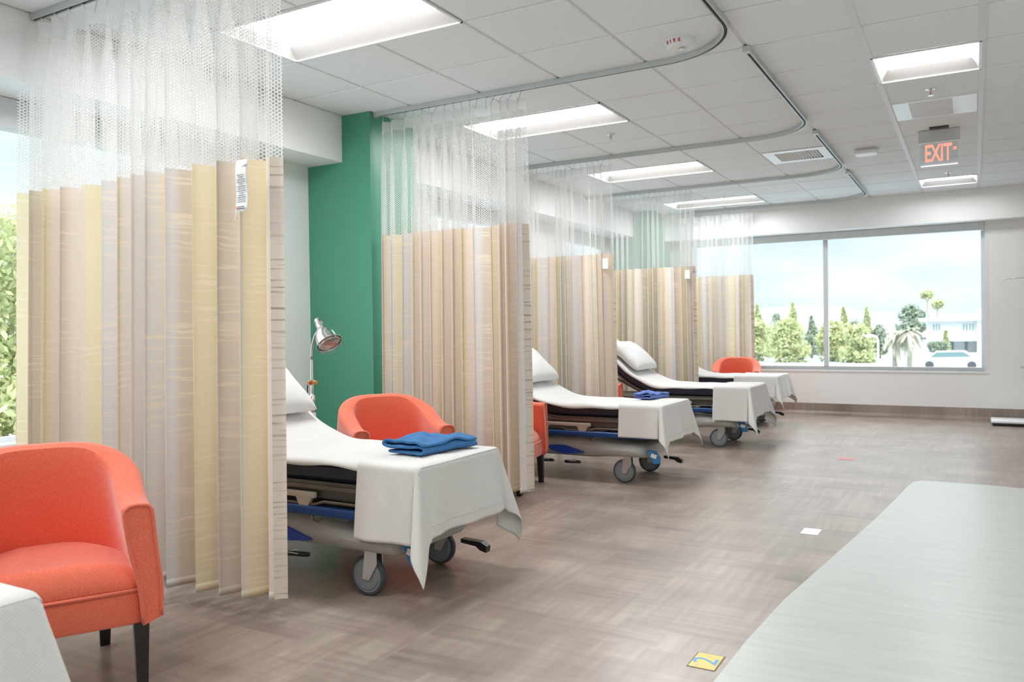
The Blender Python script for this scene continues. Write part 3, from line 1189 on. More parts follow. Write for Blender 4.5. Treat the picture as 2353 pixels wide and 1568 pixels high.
SLEN = -ARC0 + ARCR * ARCA + STR


def wheel(t, x, y, yaw, R=.092):
    k = bpy.data.objects.new('caster', None)
    COL.objects.link(k)
    k.parent = t
    k.location = (x, y, 0)
    k.rotation_euler = (0, 0, yaw)
    w = .028
    ax = -.032
    m = MB().lathe([(R - .016, -w / 2), (R - .005, -w / 2), (R, -w / 2 + .008), (R, w / 2 - .008), (R - .005, w / 2), (R - .016, w / 2)], (ax, 0, R), (0, 1, 0), 36, cap=False)
    m.build('tyre', 'tyre', k, smooth=True, angle=40)
    m = MB().lathe([(.0001, -w / 2 - .002), (.062, -w / 2 - .002), (.066, -w / 2 + .003), (R - .014, -w / 2 + .002), (R - .014, w / 2 - .002), (.066, w / 2 - .003), (.062, w / 2 + .002), (.0001, w / 2 + .002)], (ax, 0, R), (0, 1, 0), 36)
    m.build('wheel_disc', 'hub', k, smooth=True, angle=30)
    m = MB()
    for s in (-1, 1):
        pr = [(.028, .215), (-.034, .215), (-.050, R - .012), (-.014, R - .018), (.030, .15)]
        yy = s * (w / 2 + .008)
        m.loft([[(px, yy - .0025, pz) for px, pz in pr], [(px, yy + .0025, pz) for px, pz in pr]])
    m.box((0, 0, .213), (.062, .05, .012), bevel=.003)
    m.lathe([(.014, .21), (.014, .25)], (0, 0, 0), (0, 0, 1), 12)
    m.lathe([(.007, -w / 2 - .014), (.007, w / 2 + .014)], (ax, 0, R), (0, 1, 0), 10)
    m.build('fork', 'steel', k)
    return k


def make_bed():
    t = thing('hospital_stretcher', 'x', 'hospital bed', (0, 0, 0), 0, 'hospital stretchers')
    # mattress
    n = 40
    rings = []
    th = .092
    for i in range(n + 1):
        p, nr = prof_pt(SLEN * i / n)
        hw = HW
        r = .022
        sec = []
        for (yy, d) in ((-hw + r, 0), (hw - r, 0), (hw, -r), (hw, -th + r), (hw - r, -th), (-hw + r, -th), (-hw, -th + r), (-hw, -r)):
            q = p + nr * d
            sec.append((q.x, yy, q.z))
        rings.append(sec)
    MB().loft(rings).build('mattress', 'navy', t, smooth=True, angle=40)
    # litter deck under the mattress, following its bend
    rings = []
    for i in range(n + 1):
        p, nr = prof_pt(.02 + (SLEN - .03) * i / n)
        a = p + nr * (-th - .002)
        b = p + nr * (-th - .022)
        rings.append([(a.x, -HW + .01, a.z), (a.x, HW - .01, a.z), (b.x, HW - .01, b.z), (b.x, -HW + .01, b.z)])
    MB().loft(rings).build('litter_deck', 'bed_metal', t)
    m = MB()
    for s in (-1, 1):
        m.box((-.93, s * (HW - .005), .482), (1.80, .022, .018), bevel=.003)
    m.box((-.03, 0, .482), (.022, 2 * HW, .018)).box((-1.83, 0, .482), (.022, 2 * HW, .018))
    m.build('litter_frame', 'bed_bronze', t)
    m = MB()
    m.b2((-1.75, -HW + .05, .415), (-.10, HW - .05, .470))
    for s in (-1, 1):
        m.b2((-1.7, s * (HW - .03) - .01, .43), (-.15, s * (HW - .03) + .01, .470))
    m.build('under_frame', 'bed_metal', t)
    # backrest strut
    for s in (-1, 1):
        m = MB().tube([(-1.05, s * .22, .47), (-1.52, s * .22, .70)], .014, 8)
        m.build('backrest_strut', 'bed_bronze', t)
    # folded side rail: tan beam, drop posts and bronze bars
    for s in (-1, 1):
        yy = s * (HW + .010)
        k = MB()
        k.box((-1.02, yy, .446), (.86, .022, .028), bevel=.005)
        for xx in (-1.36, -1.0, -.66):
            pr = [(xx - .05, .436), (xx + .05, .436), (xx + .022, .385), (xx - .022, .385)]
            k.loft([[(px, yy - .010, pz) for px, pz in pr], [(px, yy + .010, pz) for px, pz in pr]])
        so = k.build('side_rail', 'bed_tan', t, smooth=True, angle=30)
        k = MB()
        k.tube([(-1.34, yy, .404), (-1.24, yy, .404), (-1.18, yy, .420), (-.86, yy, .420), (-.80, yy, .402), (-.60, yy, .402), (-.54, yy, .420), (-.22, yy, .420), (-.16, yy, .402)], .0075, 8)
        k.build('rail_bar', 'bed_bronze', so, smooth=True)
        k = MB()
        k.box((-.93, s * (HW + .006), .375), (1.66, .040, .044), bevel=.012, seg=3)
        k.build('bumper', 'bumper', t, smooth=True, angle=40)
        k = MB()
        k.tube([(-.62, yy - s * .012, .36), (-.615, yy, .330), (-.58, yy, .322), (-.56, yy - s * .012, .355)], .006, 6)
        k.build('bumper_clip', 'bed_bronze', t)
    # moulded base cover with raised hoods over the casters
    secs = []
    nb = 36
    for i in range(nb + 1):
        x = lerp(-1.80, -.14, i / nb)
        e = max(math.exp(-((x + .31) / .24) ** 4), math.exp(-((x + 1.60) / .24) ** 4))
        hw = .300 + .060 * e
        zt = .350 - .035 * e
        low = .172 + .024 * e
        endf = min(1, (x + 1.82) / .10, (-.12 - x) / .10)
        endf = math.sqrt(max(.05, endf))
        hw *= .75 + .25 * endf
        zt = lerp(.25, zt, endf)
        secs.append([(x, -hw * .55, zt + .012), (x, hw * .55, zt + .012), (x, hw * .9, zt - .012), (x, hw, lerp(zt, low, .45)), (x, hw * .93, low + .006),
                     (x, hw * .6, low - .0), (x, -hw * .6, low - .0), (x, -hw * .93, low + .006), (x, -hw, lerp(zt, low, .45)), (x, -hw * .9, zt - .012)])
    o = MB().loft(secs).build('base_cover', 'bed_grey', t, smooth=True, angle=60)
    subsurf(o, 1)
    # end flap over the far caster, blue with a white label
    for s in (-1,):
        k = MB()
        pr = [(-.15, .262), (-.075, .258), (-.045, .168), (-.10, .160)]
        k.loft([[(px, s * .265 - .012, pz) for px, pz in pr], [(px, s * .265 + .012, pz) for px, pz in pr]])
        fo = k.build('brake_cover', 'flap_blue', t)
        MB().box((-.095, s * .265 - .014, .222), (.045, .003, .030), ry=.28).build('white_label', 'label_white', fo)
    # teardrop decal on both sides
    for s in (-1, 1):
        k = MB()
        pl = []
        for q in range(24):
            a = 2 * PI * q / 24
            xx = math.cos(a)
            pl.append((-.80 + .165 * xx - .03, .232 + (.034 if xx < 0 else .034 * (1 - xx * .75)) * math.sin(a) - .014 * xx))
        k.loft([[(px, s * (.290), pz) for px, pz in pl], [(px, s * (.3035), pz) for px, pz in pl]])
        k.build('blue_decal', 'decal', t)
    # lift columns under the deck
    for xx in (-.55, -1.35):
        MB().lathe([(.075, .30), (.075, .36), (.055, .36), (.055, .42)], (xx, 0, 0), (0, 0, 1), 20).build('lift_column', 'bed_metal', t, smooth=True, angle=40)
    # foot pedals
    for xx in (-1.02, -.78):
        for s in (-1, 1):
            k = MB().box((xx, s * .285, .135), (.13, .06, .022), bevel=.009, rx=.25 * s, rz=.2)
            po = k.build('foot_pedal', 'black_plastic', t, smooth=True, angle=40)
            q = MB()
            c0, c1, c2 = (xx - .04, s * .315, .147), (xx + .04, s * .315, .147), (xx + .0, s * .272, .152)
            q.tube([c0, c1, c2, c0], .0018, 5)
            q.build('pedal_mark', 'label_white', po)
    for (x, s, yaw) in ((-.30, -1, .04), (-.30, 1, .12), (-1.60, -1, -.3), (-1.60, 1, .5)):
        wheel(t, x, s * .283, yaw)
    # brake pedals at the foot end
    k = MB()
    pr = [(-.22, .135), (-.10, .130), (-.065, .112), (-.070, .080), (-.105, .088), (-.13, .106), (-.22, .115)]
    k.loft([[(px, .33 - .02, pz) for px, pz in pr], [(px, .33 + .02, pz) for px, pz in pr]])
    k.build('brake_pedal', 'black_plastic', t)
    return t


bed0 = make_bed()
BEDS = [(-2.08, 3.165, 'hospital stretcher with blue folded scrubs, beside the nearest curtain'),
        (-2.05, 6.215, 'hospital stretcher with periwinkle folded scrubs, second along the row'),
        (-1.91, 8.405, 'third hospital stretcher along the row, raised back and bare white blanket'),
        (-2.03, 10.26, 'farthest hospital stretcher, in front of the far window and last armchair'),
        (-1.86, .73, 'hospital stretcher in the bottom left corner, only its draped foot end in view')]
for k, (x, y, lb) in enumerate(BEDS):
    b = bed0 if k == 0 else copy_tree(bed0)
    b.location = (x, y, 0)
    b['label'] = lb
BN = ['the bed with blue scrubs', 'the bed with periwinkle scrubs', 'the third bed along the row', 'the farthest bed', 'the bed in the bottom left corner']


def make_sheet(seed, name_loc, label):
    r = random.Random(seed)
    ph = [r.uniform(0, 6) for _ in range(6)]
    nu, nv = 60, 30
    wtot = HW + .004

    def f(i, j):
        s = -.0 + (SLEN + .02) * i / nu
        p, nr = prof_pt(s)
        v = lerp(-1.11, 1.11, j / nv) * wtot
        lift = .0045
        hem = .026 + .006 * math.sin(7 * s + ph[0]) + .005 * math.sin(17 * s + ph[1])
        if abs(v) <= wtot - .012:
            wr = .0035 * math.sin(9 * s + 5 * v + ph[2]) * math.sin(4 * v + ph[3]) + .002 * math.sin(23 * s - 8 * v + ph[4])
            q = p + nr * (lift + .003 + wr)
            return (q.x, v, q.z)
        ex = (abs(v) - wtot + .012) / (.11 * wtot + .012)
        q = p + nr * (lift - hem * ex)
        yy = (wtot + .004 + .004 * math.sin(13 * s + ph[5]) * ex)
        return (q.x, math.copysign(yy if ex > .25 else wtot - .003, v), q.z)
    o = MB().grid(f, nu, nv).build('bed_sheet', 'sheet', smooth=True)
    solid(o, .002, 1)
    o.location = name_loc
    tag(o, label, 'bed sheet', 'white bed sheets')
    return o


def make_pillow(loc, label, seed, tint='pillow'):
    t = MB()
    L, Wd, T = .45, .63, .19
    nu, nv = 22, 26
    r = random.Random(seed)
    ph = [r.uniform(0, 6) for _ in range(4)]
    p0, nr = prof_pt(-ARC0 + ARCR * ARCA - .10 + L / 2)
    tg = Vector((nr.z, 0, -nr.x))     # towards the foot, along the slope
    V = {}

    def pt(a, b, side):
        u, v = 2 * a - 1, 2 * b - 1
        k = (max(0, (1 - abs(u) ** 2.6)) * max(0, (1 - abs(v) ** 2.6))) ** .42
        h = T / 2 * k * (1 + .08 * math.sin(4 * u + ph[0]) * math.sin(3 * v + ph[1]))
        sh = 1 - .05 * (1 - abs(v)) * abs(u) - .0
        sw = 1 - .05 * (1 - abs(u)) * abs(v)
        low = .62 if side < 0 else 1.0
        q = p0 + tg * (u * L / 2 * sh) + nr * (T * .31 + .012 + side * h * low)
        return (q.x, v * Wd / 2 * sw, q.z)
    t.grid(lambda i, j: pt(i / nu, j / nv, 1), nu, nv)
    t.grid(lambda i, j: pt(i / nu, j / nv, -1), nu, nv)
    bmesh.ops.remove_doubles(t.bm, verts=t.bm.verts, dist=.0008)
    o = t.build('pillow', tint, smooth=True)
    subsurf(o, 1)
    o.location = loc
    tag(o, label, 'pillow', 'white pillows')
    return o


def make_blanket(loc, label, seed, top_len=.335, side=.33, foot=.31, corner=.26, open_fold=0.0):
    """a rectangular blanket lying over the foot end; cone folds at the two corners"""
    r = random.Random(seed)
    ph = [r.uniform(0, 6) for _ in range(10)]
    hw = HW + .010
    zt = TOP + .013
    rad = .022
    nu, nv = 64, 96
    us = [lerp(-top_len, foot, i / nu) for i in range(nu + 1)]
    vs = [lerp(-(hw + side), hw + side, j / nv) for j in range(nv + 1)]

    def drop(d):
        """rounded edge: outward offset and fall for arc length d past the edge"""
        if d < rad * PI / 2:
            a = d / rad
            return rad * math.sin(a), rad * (1 - math.cos(a))
        return rad, rad + d - rad * PI / 2

    def f(i, j):
        u, v = us[i], vs[j]
        sg = 1 if v > 0 else -1
        b = abs(v) - (hw - rad)
        a = u + rad
        x, y, z = u, v, zt
        wr = .0022 * math.sin(14 * u + 9 * v + ph[0]) + .0018 * math.sin(31 * v - 11 * u + ph[1])
        if a <= 0 and b <= 0:
            return (x, y, z + wr)
        if a > 0 and b <= 0:
            o, dz = drop(a)
            fl = max(0, dz - .03) / .3
            x = -rad + o + fl * (.050 + .014 * math.sin(11 * v + ph[2]) + .008 * math.sin(25 * v + ph[3]))
            z = zt - dz * (1 - .03 * fl)
            return (x, y, z)
        if b > 0 and a <= 0:
            o, dz = drop(b)
            fl = max(0, dz - .03) / .3
            y = sg * (hw - rad + o + fl * (.030 + .010 * math.sin(13 * u + ph[4]) + .005 * math.sin(31 * u + ph[5])))
            z = zt - dz
            return (x, y, z)
        rr = math.hypot(a, b)
        th = math.atan2(b, a)            # 0 on the foot side, 90 degrees on the long side
        lim = max(.001, min(foot / max(1e-3, math.cos(th)), side / max(1e-3, math.sin(th))))
        rr2 = rr if rr < corner + .16 else rr
        o, dz = drop(rr2)
        fl = max(0, dz - .02) / .3
        cen = math.radians((56 if sg < 0 else 34) + 5 * math.sin(ph[6]))
        lobe = math.exp(-((th - cen) / .40) ** 2)
        rho = o + fl * (lerp(.050, .030, th / (PI / 2)) + (.085 if sg < 0 else .055) * lobe - .055 * math.exp(-((th - cen - .52) / .16) ** 2))
        ang = th
        ang = cen + (th - cen) * (1 - .20 * lobe * min(1, fl))
        x = -rad + rho * math.cos(ang)
        y = sg * (hw - rad + rho * math.sin(ang))
        z = zt - dz * 1.03
        return (x, y, max(.05, z))
    o = MB().grid(f, nu, nv).build('blanket', 'blanket', smooth=True)
    solid(o, .005, 1)
    o.location = loc
    tag(o, label, 'blanket', 'white blankets over bed ends')
    # stitched hem
    m = MB()
    path = []
    for j in range(0, nv + 1):
        path.append(Vector(f(nu - 5, j)) + Vector((.006, 0, 0)))
    m.tube([p for p in path if abs(p.y) < hw - .02], .0022, 5)
    h = m.build('hem_seam', 'blanket', o, smooth=True)
    return o


for k, (x, y, lb) in enumerate(BEDS):
    make_sheet(100 + k, (x, y, 0), 'white sheet covering the mattress of ' + BN[k])
    if k != 4:
        make_pillow((x, y, 0), 'white pillow on the raised head end of ' + BN[k], 200 + k)
    make_blanket((x, y, 0), 'white blanket draped over the foot of ' + BN[k], 300 + k, top_len=[.335, .35, .37, .52, .45][k], side=[.325, .24, .33, .24, .50][k], foot=[.30, .27, .29, .26, .55][k])


# folded scrubs
def folded(loc, rz, L, Wd, H, mat, label, seed, name):
    r = random.Random(seed)
    t = thing(name, label, 'folded scrubs', loc, rz, 'folded scrubs on beds')
    ph = [r.uniform(0, 6) for _ in range(8)]
    th = H / 3.2
    path = []
    n = 12
    z1, z2, z3 = th * .55, th * 1.62, th * 2.68
    for k in range(n + 1):
        path.append((lerp(-L / 2 + .02, L / 2 - th * .6, k / n), z1))
    for k in range(1, 6):
        a = PI * k / 6
        path.append((L / 2 - th * .6 + th * .62 * math.sin(a), lerp(z1, z2, (1 - math.cos(a)) / 2)))
    for k in range(n + 1):
        path.append((lerp(L / 2 - th * .6, -L / 2 + th * .6, k / n), z2))
    for k in range(1, 6):
        a = PI * k / 6
        path.append((-L / 2 + th * .6 - th * .62 * math.sin(a), lerp(z2, z3, (1 - math.cos(a)) / 2)))
    for k in range(n + 1):
        path.append((lerp(-L / 2 + th * .6, L / 2 + .004, k / n), z3 - (th * .5 * (k / n) ** 5)))
    np_, nv = len(path) - 1, 26

    def f(i, j):
        b = 2 * j / nv - 1
        x, z = path[i]
        up = z / H
        w = up * (.008 * math.sin(26 * x + 3.2 * b + ph[0]) + .006 * math.sin(6 * b - 31 * x + ph[1]) + .004 * math.sin(60 * x + 9 * b + ph[2]))
        sag = 1 - .30 * max(0, b) ** 2 * up
        return (x * (1 + .05 * math.sin(2.5 * b + ph[3])), b * Wd / 2 * (1 + .04 * math.sin(18 * x + 9 * up + ph[4])), max(.007, z * sag + w))
    o = MB().grid(f, np_, nv).build('folded_cloth', mat, t, smooth=True)
    solid(o, th * .66, 0)
    m = o.modifiers.new('smooth', 'SUBSURF')
    m.levels = m.render_levels = 1
    return t


folded((-2.315, 3.245, TOP + .020), math.radians(-6), .25, .40, .075, 'scrubs', 'blue folded scrubs lying on the first bed, at the blanket edge', 5, 'folded_scrubs')
folded((-2.34, 6.43, TOP + .020), math.radians(-14), .17, .27, .060, 'scrubs_pale', 'periwinkle folded scrubs lying on the second bed of the row', 9, 'folded_scrubs')


# ------------------------------------------------------------------ gooseneck examination lamp
lx, ly = -3.90, 4.10
t = thing('examination_lamp', 'chrome gooseneck examination lamp beside the first bed, against the green column', 'lamp', (lx, ly, 0))
m = MB()
for k in range(5):
    a = 2 * PI * k / 5 + .3
    m.tube([(0, 0, .09), (.10 * math.cos(a), .10 * math.sin(a), .075), (.22 * math.cos(a), .22 * math.sin(a), .058)], .012, 8)
m.lathe([(.03, .06), (.035, .10), (.02, .14)], seg=16)
m.build('base', 'black_plastic', t, smooth=True, angle=40)
for k in range(5):
    a = 2 * PI * k / 5 + .3
    m = MB().lathe([(.018, -.012), (.024, -.008), (.024, .008), (.018, .012)], (.22 * math.cos(a), .22 * math.sin(a), .024), (-math.sin(a), math.cos(a), 0), 16)
    m.tube([(.22 * math.cos(a), .22 * math.sin(a), .058), (.22 * math.cos(a), .22 * math.sin(a), .03)], .008, 8)
    m.build('caster', 'black_plastic', t, smooth=True, angle=40)
MB().lathe([(.014, .10), (.014, .73)], seg=16).build('lower_pole', 'chrome', t, smooth=True, angle=40)
MB().lathe([(.014, .735), (.021, .742), (.021, .775), (.014, .785), (.011, .79)], seg=18).build('pole_collar', 'chrome', t, smooth=True, angle=40)
MB().lathe([(.0105, .62), (.0105, 1.02)], seg=14).build('upper_pole', 'chrome', t, smooth=True, angle=40)
MB().box((.004, .0, .64), (.032, .032, .045), bevel=.004).build('pole_sticker', 'label_white', t)
m = MB()
m.lathe([(.02, .852), (.028, .852), (.028, .885), (.02, .885)], seg=18).box((.028, 0, .868), (.03, .028, .030), bevel=.003)
ck = m.build('clamp', 'brass', t, smooth=True, angle=40)
MB().lathe([(.012, 0), (.012, .016)], (.02, -.03, .868), (.3, -1, 0), 12).build('clamp_knob', 'red', ck)
neck = [(0, 0, 1.0), (.0, 0, 1.06), (.012, -.004, 1.12), (.045, -.012, 1.185), (.085, -.020, 1.225), (.118, -.025, 1.235)]
MB().tube(neck, .0085, 10).build('gooseneck', 'steel', t, smooth=True)
ax = Vector((.62, -.16, -.72)).normalized()
c0 = Vector((.075, -.018, 1.292))
m = MB().lathe([(.0001, 0), (.022, 0), (.027, .006), (.029, .05), (.032, .075), (.047, .095), (.062, .125), (.075, .165), (.083, .205), (.086, .212), (.083, .212), (.071, .165), (.058, .128), (.03, .09)], c0, ax, 36, cap=False)
m.build('lamp_shade', 'chrome', t, smooth=True, angle=50)
m = MB().lathe([(.0001, .18), (.03, .183), (.060, .192), (.076, .205)], c0, ax, 30, cap=False)
m.build('bulb_glass', 'steel', t, smooth=True)
m = MB()
ux = ax.cross(Vector((0, 0, 1))).normalized()
wx = ax.cross(ux)
for rr, hh in ((.087, .214), (.082, .232), (.045, .236)):
    m.tube([c0 + ax * hh + (ux * math.cos(a) + wx * math.sin(a)) * rr for a in [2 * PI * k / 32 for k in range(33)]], .0016, 5)
for a in (0, PI / 2, PI, 3 * PI / 2):
    d = ux * math.cos(a) + wx * math.sin(a)
    m.tube([c0 + ax * .212 + d * .087, c0 + ax * .232 + d * .082, c0 + ax * .238], .0016, 5)
m.build('wire_guard', 'steel', t)
m = MB()
for k in range(5):
    a = 2 * PI * k / 5
    d = ux * math.cos(a) + wx * math.sin(a)
    m.tube([c0 + ax * .014 + d * .0285, c0 + ax * .040 + d * .0295], .0022, 5)
m.build('vent_slots', 'dark_gap', t)
MB().tube([(-.02, .01, .868), (-.045, .01, .862), (-.052, .01, .83), (-.055, .012, .70), (-.05, .01, .4), (-.03, .0, .16)], .004, 6).build('power_cord', 'black_plastic', t, smooth=True)

# round black caster under the nearest curtain (foot of a low stand hidden by the cloth)
t = thing('caster_foot', 'round black caster foot peeking out below the nearest curtain hem', 'caster', (-3.43, 2.60, 0))
MB().lathe([(.0001, -.022), (.018, -.019), (.028, -.010), (.031, 0), (.028, .010), (.018, .019), (.0001, .022)], (0, 0, .031), (.6, .8, 0), 24).build('ball_wheel', 'black_plastic', t, smooth=True)
MB().lathe([(.012, .06), (.012, .30)], (0, 0, 0), (0, 0, 1), 12).build('stem', 'steel', t, smooth=True, angle=40)


# ------------------------------------------------------------------ floor markers
def marker(x0, x1, y0, y1, mat, label, border=True):
    t = thing('floor_marker', label, 'floor marker', ((x0 + x1) / 2, (y0 + y1) / 2, 0), 0, 'inlaid floor markers')
    w, h = x1 - x0, y1 - y0
    if border:
        MB().box((0, 0, .0006), (w, h, .0012)).build('border', 'marker_edge', t)
        w -= .010
        h -= .010
    MB().box((0, 0, .0010), (w, h, .0016)).build('panel', mat, t)
    return t


t = marker(-.897, -.794, 2.792, 2.936, 'marker_yellow', 'yellow square floor marker with a blue number, near the camera')
text('numeral', '2', .125, 'marker_blue', t, (.002, 0, .0020), (0, 0, PI / 2), .0002, .0005)
MB().lathe([(.008, .0018), (.008, .0021)], (-.022, -.048, 0), (0, 0, 1), 14).build('printed_dot', 'marker_pink', t)
MB().lathe([(.008, .0018), (.008, .0021)], (.0, .045, 0), (0, 0, 1), 14).build('printed_dot', 'marker_pink', t)
marker(-.887, -.789, 4.90, 5.05, 'marker_white', 'white square floor marker in the middle of the open floor', False)
marker(-1.075, -.945, 7.79, 7.925, 'marker_red', 'faded red floor marker beyond the white one', False)

# ------------------------------------------------------------------ ceiling fittings
# fire alarm strobe
t = thing('fire_alarm', 'round white ceiling fire alarm with red lettering and clear strobe', 'fire alarm', (-1.47, 4.60, CEIL))
MB().lathe([(.085, 0), (.088, -.010), (.080, -.038), (.070, -.048), (.0001, -.050)], seg=36).build('alarm_body', 'white_plastic', t, smooth=True, angle=35)
MB().lathe([(.030, -.048), (.030, -.066), (.022, -.078), (.0001, -.082)], (.012, -.012, 0), seg=24).build('strobe_lens', 'acrylic', t, smooth=True)
MB().lathe([(.012, -.046), (.012, -.064), (.0001, -.068)], (.012, -.012, 0), seg=16).build('strobe_bulb', 'chrome', t, smooth=True)
for k, ch in enumerate('FIRE'):
    a = math.radians(-132 + 18 * k)
    rr = .0862
    text('red_letter', ch, .027, 'ink_red', t, (rr * math.cos(a), rr * math.sin(a), -.024), (math.radians(106), 0, a + PI / 2), .0012, .0010)

SP = [(-2.69, 6.47, 'small ceiling sprinkler beside the second long ceiling light'), (-2.75, 10.34, 'small ceiling sprinkler above the farthest long light'),
      (-.26, 6.47, 'sprinkler just below the nearest square ceiling light, red bulb showing'), (-.24, 10.14, 'sprinkler just above the small square light by the far wall')]
for x, y, lb in SP:
    t = thing('sprinkler', lb, 'sprinkler', (x, y, CEIL), 0, 'ceiling sprinklers')
    MB().lathe([(.036, 0), (.034, -.006), (.014, -.010), (.0001, -.011)], seg=24).build('escutcheon', 'steel', t, smooth=True, angle=40)
    m = MB().lathe([(.009, -.008), (.009, -.022)], seg=12)
    m.tube([(-.009, 0, -.02), (-.013, 0, -.034), (0, 0, -.048)], .0025, 6).tube([(.009, 0, -.02), (.013, 0, -.034), (0, 0, -.048)], .0025, 6)
    m.build('sprinkler_frame', 'steel', t)
    MB().lathe([(.003, -.022), (.003, -.044)], seg=8).build('glass_bulb', 'ink_red', t)
    MB().lathe([(.018, -.048), (.018, -.050)], seg=16).build('deflector', 'steel', t)

# supply air diffuser
t = thing('air_vent', 'square white ceiling air vent with louvres under the curtain tracks', 'air vent', (*VENT, CEIL))
m = MB()
w = G / 2 - .012
q = .20
for a in (-1, 1):
    m.b2((-w, a * q if a > 0 else -w, -.004), (w, w if a > 0 else -q, .004))
    m.b2((a * q if a > 0 else -w, -q, -.004), (w if a > 0 else -q, q, .004))
m.build('face_plate', 'white_plastic', t)
MB().b2((-q - .01, -q - .01, .10), (q + .01, q + .01, .11)).build('duct', 'dark_gap', t)
m = MB()
for a in (-1, 1):
    m.b2((a * q - .004, -q, 0), (a * q + .004, q, .1)).b2((-q, a * q - .004, 0), (q, a * q + .004, .1))
m.build('throat', 'dark_metal', t)
for k in range(7):
    MB().box((.012 + .027 * k + .008, 0, .012), (.004, 2 * q, .045), ry=.6).build('louvre', 'white_plastic', t)
for k in range(7):
    MB().box((-.1, -q + .03 + .055 * k, .012), (.19, .004, .045), rx=.6).build('louvre', 'white_plastic', t)

# return air panel
t = thing('air_vent', 'flat grey return air panel in the ceiling above the exit sign', 'air vent', (GX0 + G / 2, GY0 + 5.5 * G, CEIL))
MB().b2((-.28, -.28, -.003), (.28, .28, .003)).build('face_plate', 'white_plastic', t)
MB().b2((-.17, -.25, -.0045), (.12, .25, -.003)).build('perforated_panel', 'perforated', t)

# white box device
t = thing('wireless_access_point', 'small white box fixed under the ceiling beside the track joint', 'ceiling device', (-.88, 8.35, CEIL))
MB().box((0, 0, -.036), (.19, .19, .032), bevel=.012).build('device_body', 'white_plastic', t, smooth=True, angle=40)
MB().box((0, 0, -.011), (.15, .15, .022)).build('mount_bracket', 'grey_metal', t)

# exit sign, hanging edge-lit panel
t = thing('exit_sign', 'red edge-lit exit sign with an arrow, hanging from the ceiling', 'exit sign', (-.255, 7.86, CEIL))
MB().box((0, 0, -.055), (.315, .05, .105), bevel=.004).build('housing', 'grey_metal', t)
MB().box((.005, -.12, -.010), (.145, .05, .02), bevel=.003).build('mount_bracket', 'dark_metal', t)
MB().box((0, 0, -.205), (.285, .008, .195)).build('acrylic_panel', 'acrylic', t)
MB().box((0, 0, -.304), (.275, .010, .006)).build('lit_edge', 'exit_edge', t)
for k, (ch, xx) in enumerate(zip('EXIT', (-.085, -.026, .022, .066))):
    o = text('lit_letter', ch, .205, 'exit_lit', t, (xx, -.007, -.205), (PI / 2, 0, 0), .0015, .0035)
    o.scale = (.52, 1, 1)
m = MB()
for k in range(2):
    m.tube([(.106 + .014 * k, -.007, -.160), (.120 + .014 * k, -.007, -.172), (.106 + .014 * k, -.007, -.184)], .004, 6)
m.build('arrow', 'exit_lit', t)

# ------------------------------------------------------------------ floor scale at the right edge
t = thing('medical_scale', 'flat silver and black floor scale cut off by the right edge, by the far wall', 'scale', (.50, 11.33, 0))
MB().b2((-.32, -.20, .004), (.30, .20, .035), bevel=.008).build('base', 'black_plastic', t)
MB().b2((-.335, -.215, .032), (.31, .215, .062), bevel=.010).build('platform', 'white_plastic', t, smooth=True, angle=40)
MB().lathe([(.022, .06), (.022, 1.72)], (.27, .12, 0), (0, 0, 1), 16).build('column_post', 'steel', t, smooth=True, angle=40)
MB().tube([(.27, .12, 1.70), (.12, .10, 1.74), (-.02, .09, 1.75), (-.20, .08, 1.742)], .006, 8).build('height_rod', 'steel', t, smooth=True)
MB().box((.05, .08, .68), (.16, .05, .02), bevel=.006, ry=.05).build('hand_rest', 'grey_metal', t)

# ------------------------------------------------------------------ outside the windows
m = MB()
prof = [(-40, -4.2), (30, -3.6), (72, -2.35), (90, -2.5), (250, -6.3), (500, -9), (1400, -9)]
m.grid(lambda i, j: (lerp(-420, 300, j / 8), prof[i][0], prof[i][1]), len(prof) - 1, 8)
o = m.build('ground', 'ground')
struct(o, 'street and open ground outside')
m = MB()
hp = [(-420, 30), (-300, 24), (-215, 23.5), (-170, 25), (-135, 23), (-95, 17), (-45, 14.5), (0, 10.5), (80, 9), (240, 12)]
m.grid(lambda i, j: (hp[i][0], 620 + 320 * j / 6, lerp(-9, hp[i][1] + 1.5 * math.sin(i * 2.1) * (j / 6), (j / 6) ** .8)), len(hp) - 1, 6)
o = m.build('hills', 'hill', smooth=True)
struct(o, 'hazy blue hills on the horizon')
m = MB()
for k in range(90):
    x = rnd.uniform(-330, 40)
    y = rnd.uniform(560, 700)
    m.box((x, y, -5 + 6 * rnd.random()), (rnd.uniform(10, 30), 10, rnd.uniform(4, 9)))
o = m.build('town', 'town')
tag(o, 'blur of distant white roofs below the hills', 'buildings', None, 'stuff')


def foliage(blobs, n, size, seed):
    r = random.Random(seed)
    vs, fs = [], []
    for (cx, cy, cz, rx, ry, rz) in blobs:
        for _ in range(n):
            a, b = r.uniform(0, 2 * PI), math.acos(r.uniform(-1, 1))
            k = r.uniform(.55, 1.0)
            c = Vector((cx + rx * k * math.sin(b) * math.cos(a), cy + ry * k * math.sin(b) * math.sin(a), cz + rz * k * math.cos(b)))
            d1 = Vector((r.gauss(0, 1), r.gauss(0, 1), r.gauss(0, 1))).normalized()
            d2 = d1.cross(Vector((r.gauss(0, 1), r.gauss(0, 1), r.gauss(0, 1)))).normalized()
            s = size * r.uniform(.6, 1.3)
            i = len(vs)
            vs += [c - d1 * s, c + d2 * s * .45, c + d1 * s, c - d2 * s * .45]
            fs.append((i, i + 1, i + 2, i + 3))
    me = bpy.data.meshes.new('crown')
    me.from_pydata([tuple(v) for v in vs], [], fs)
    return me


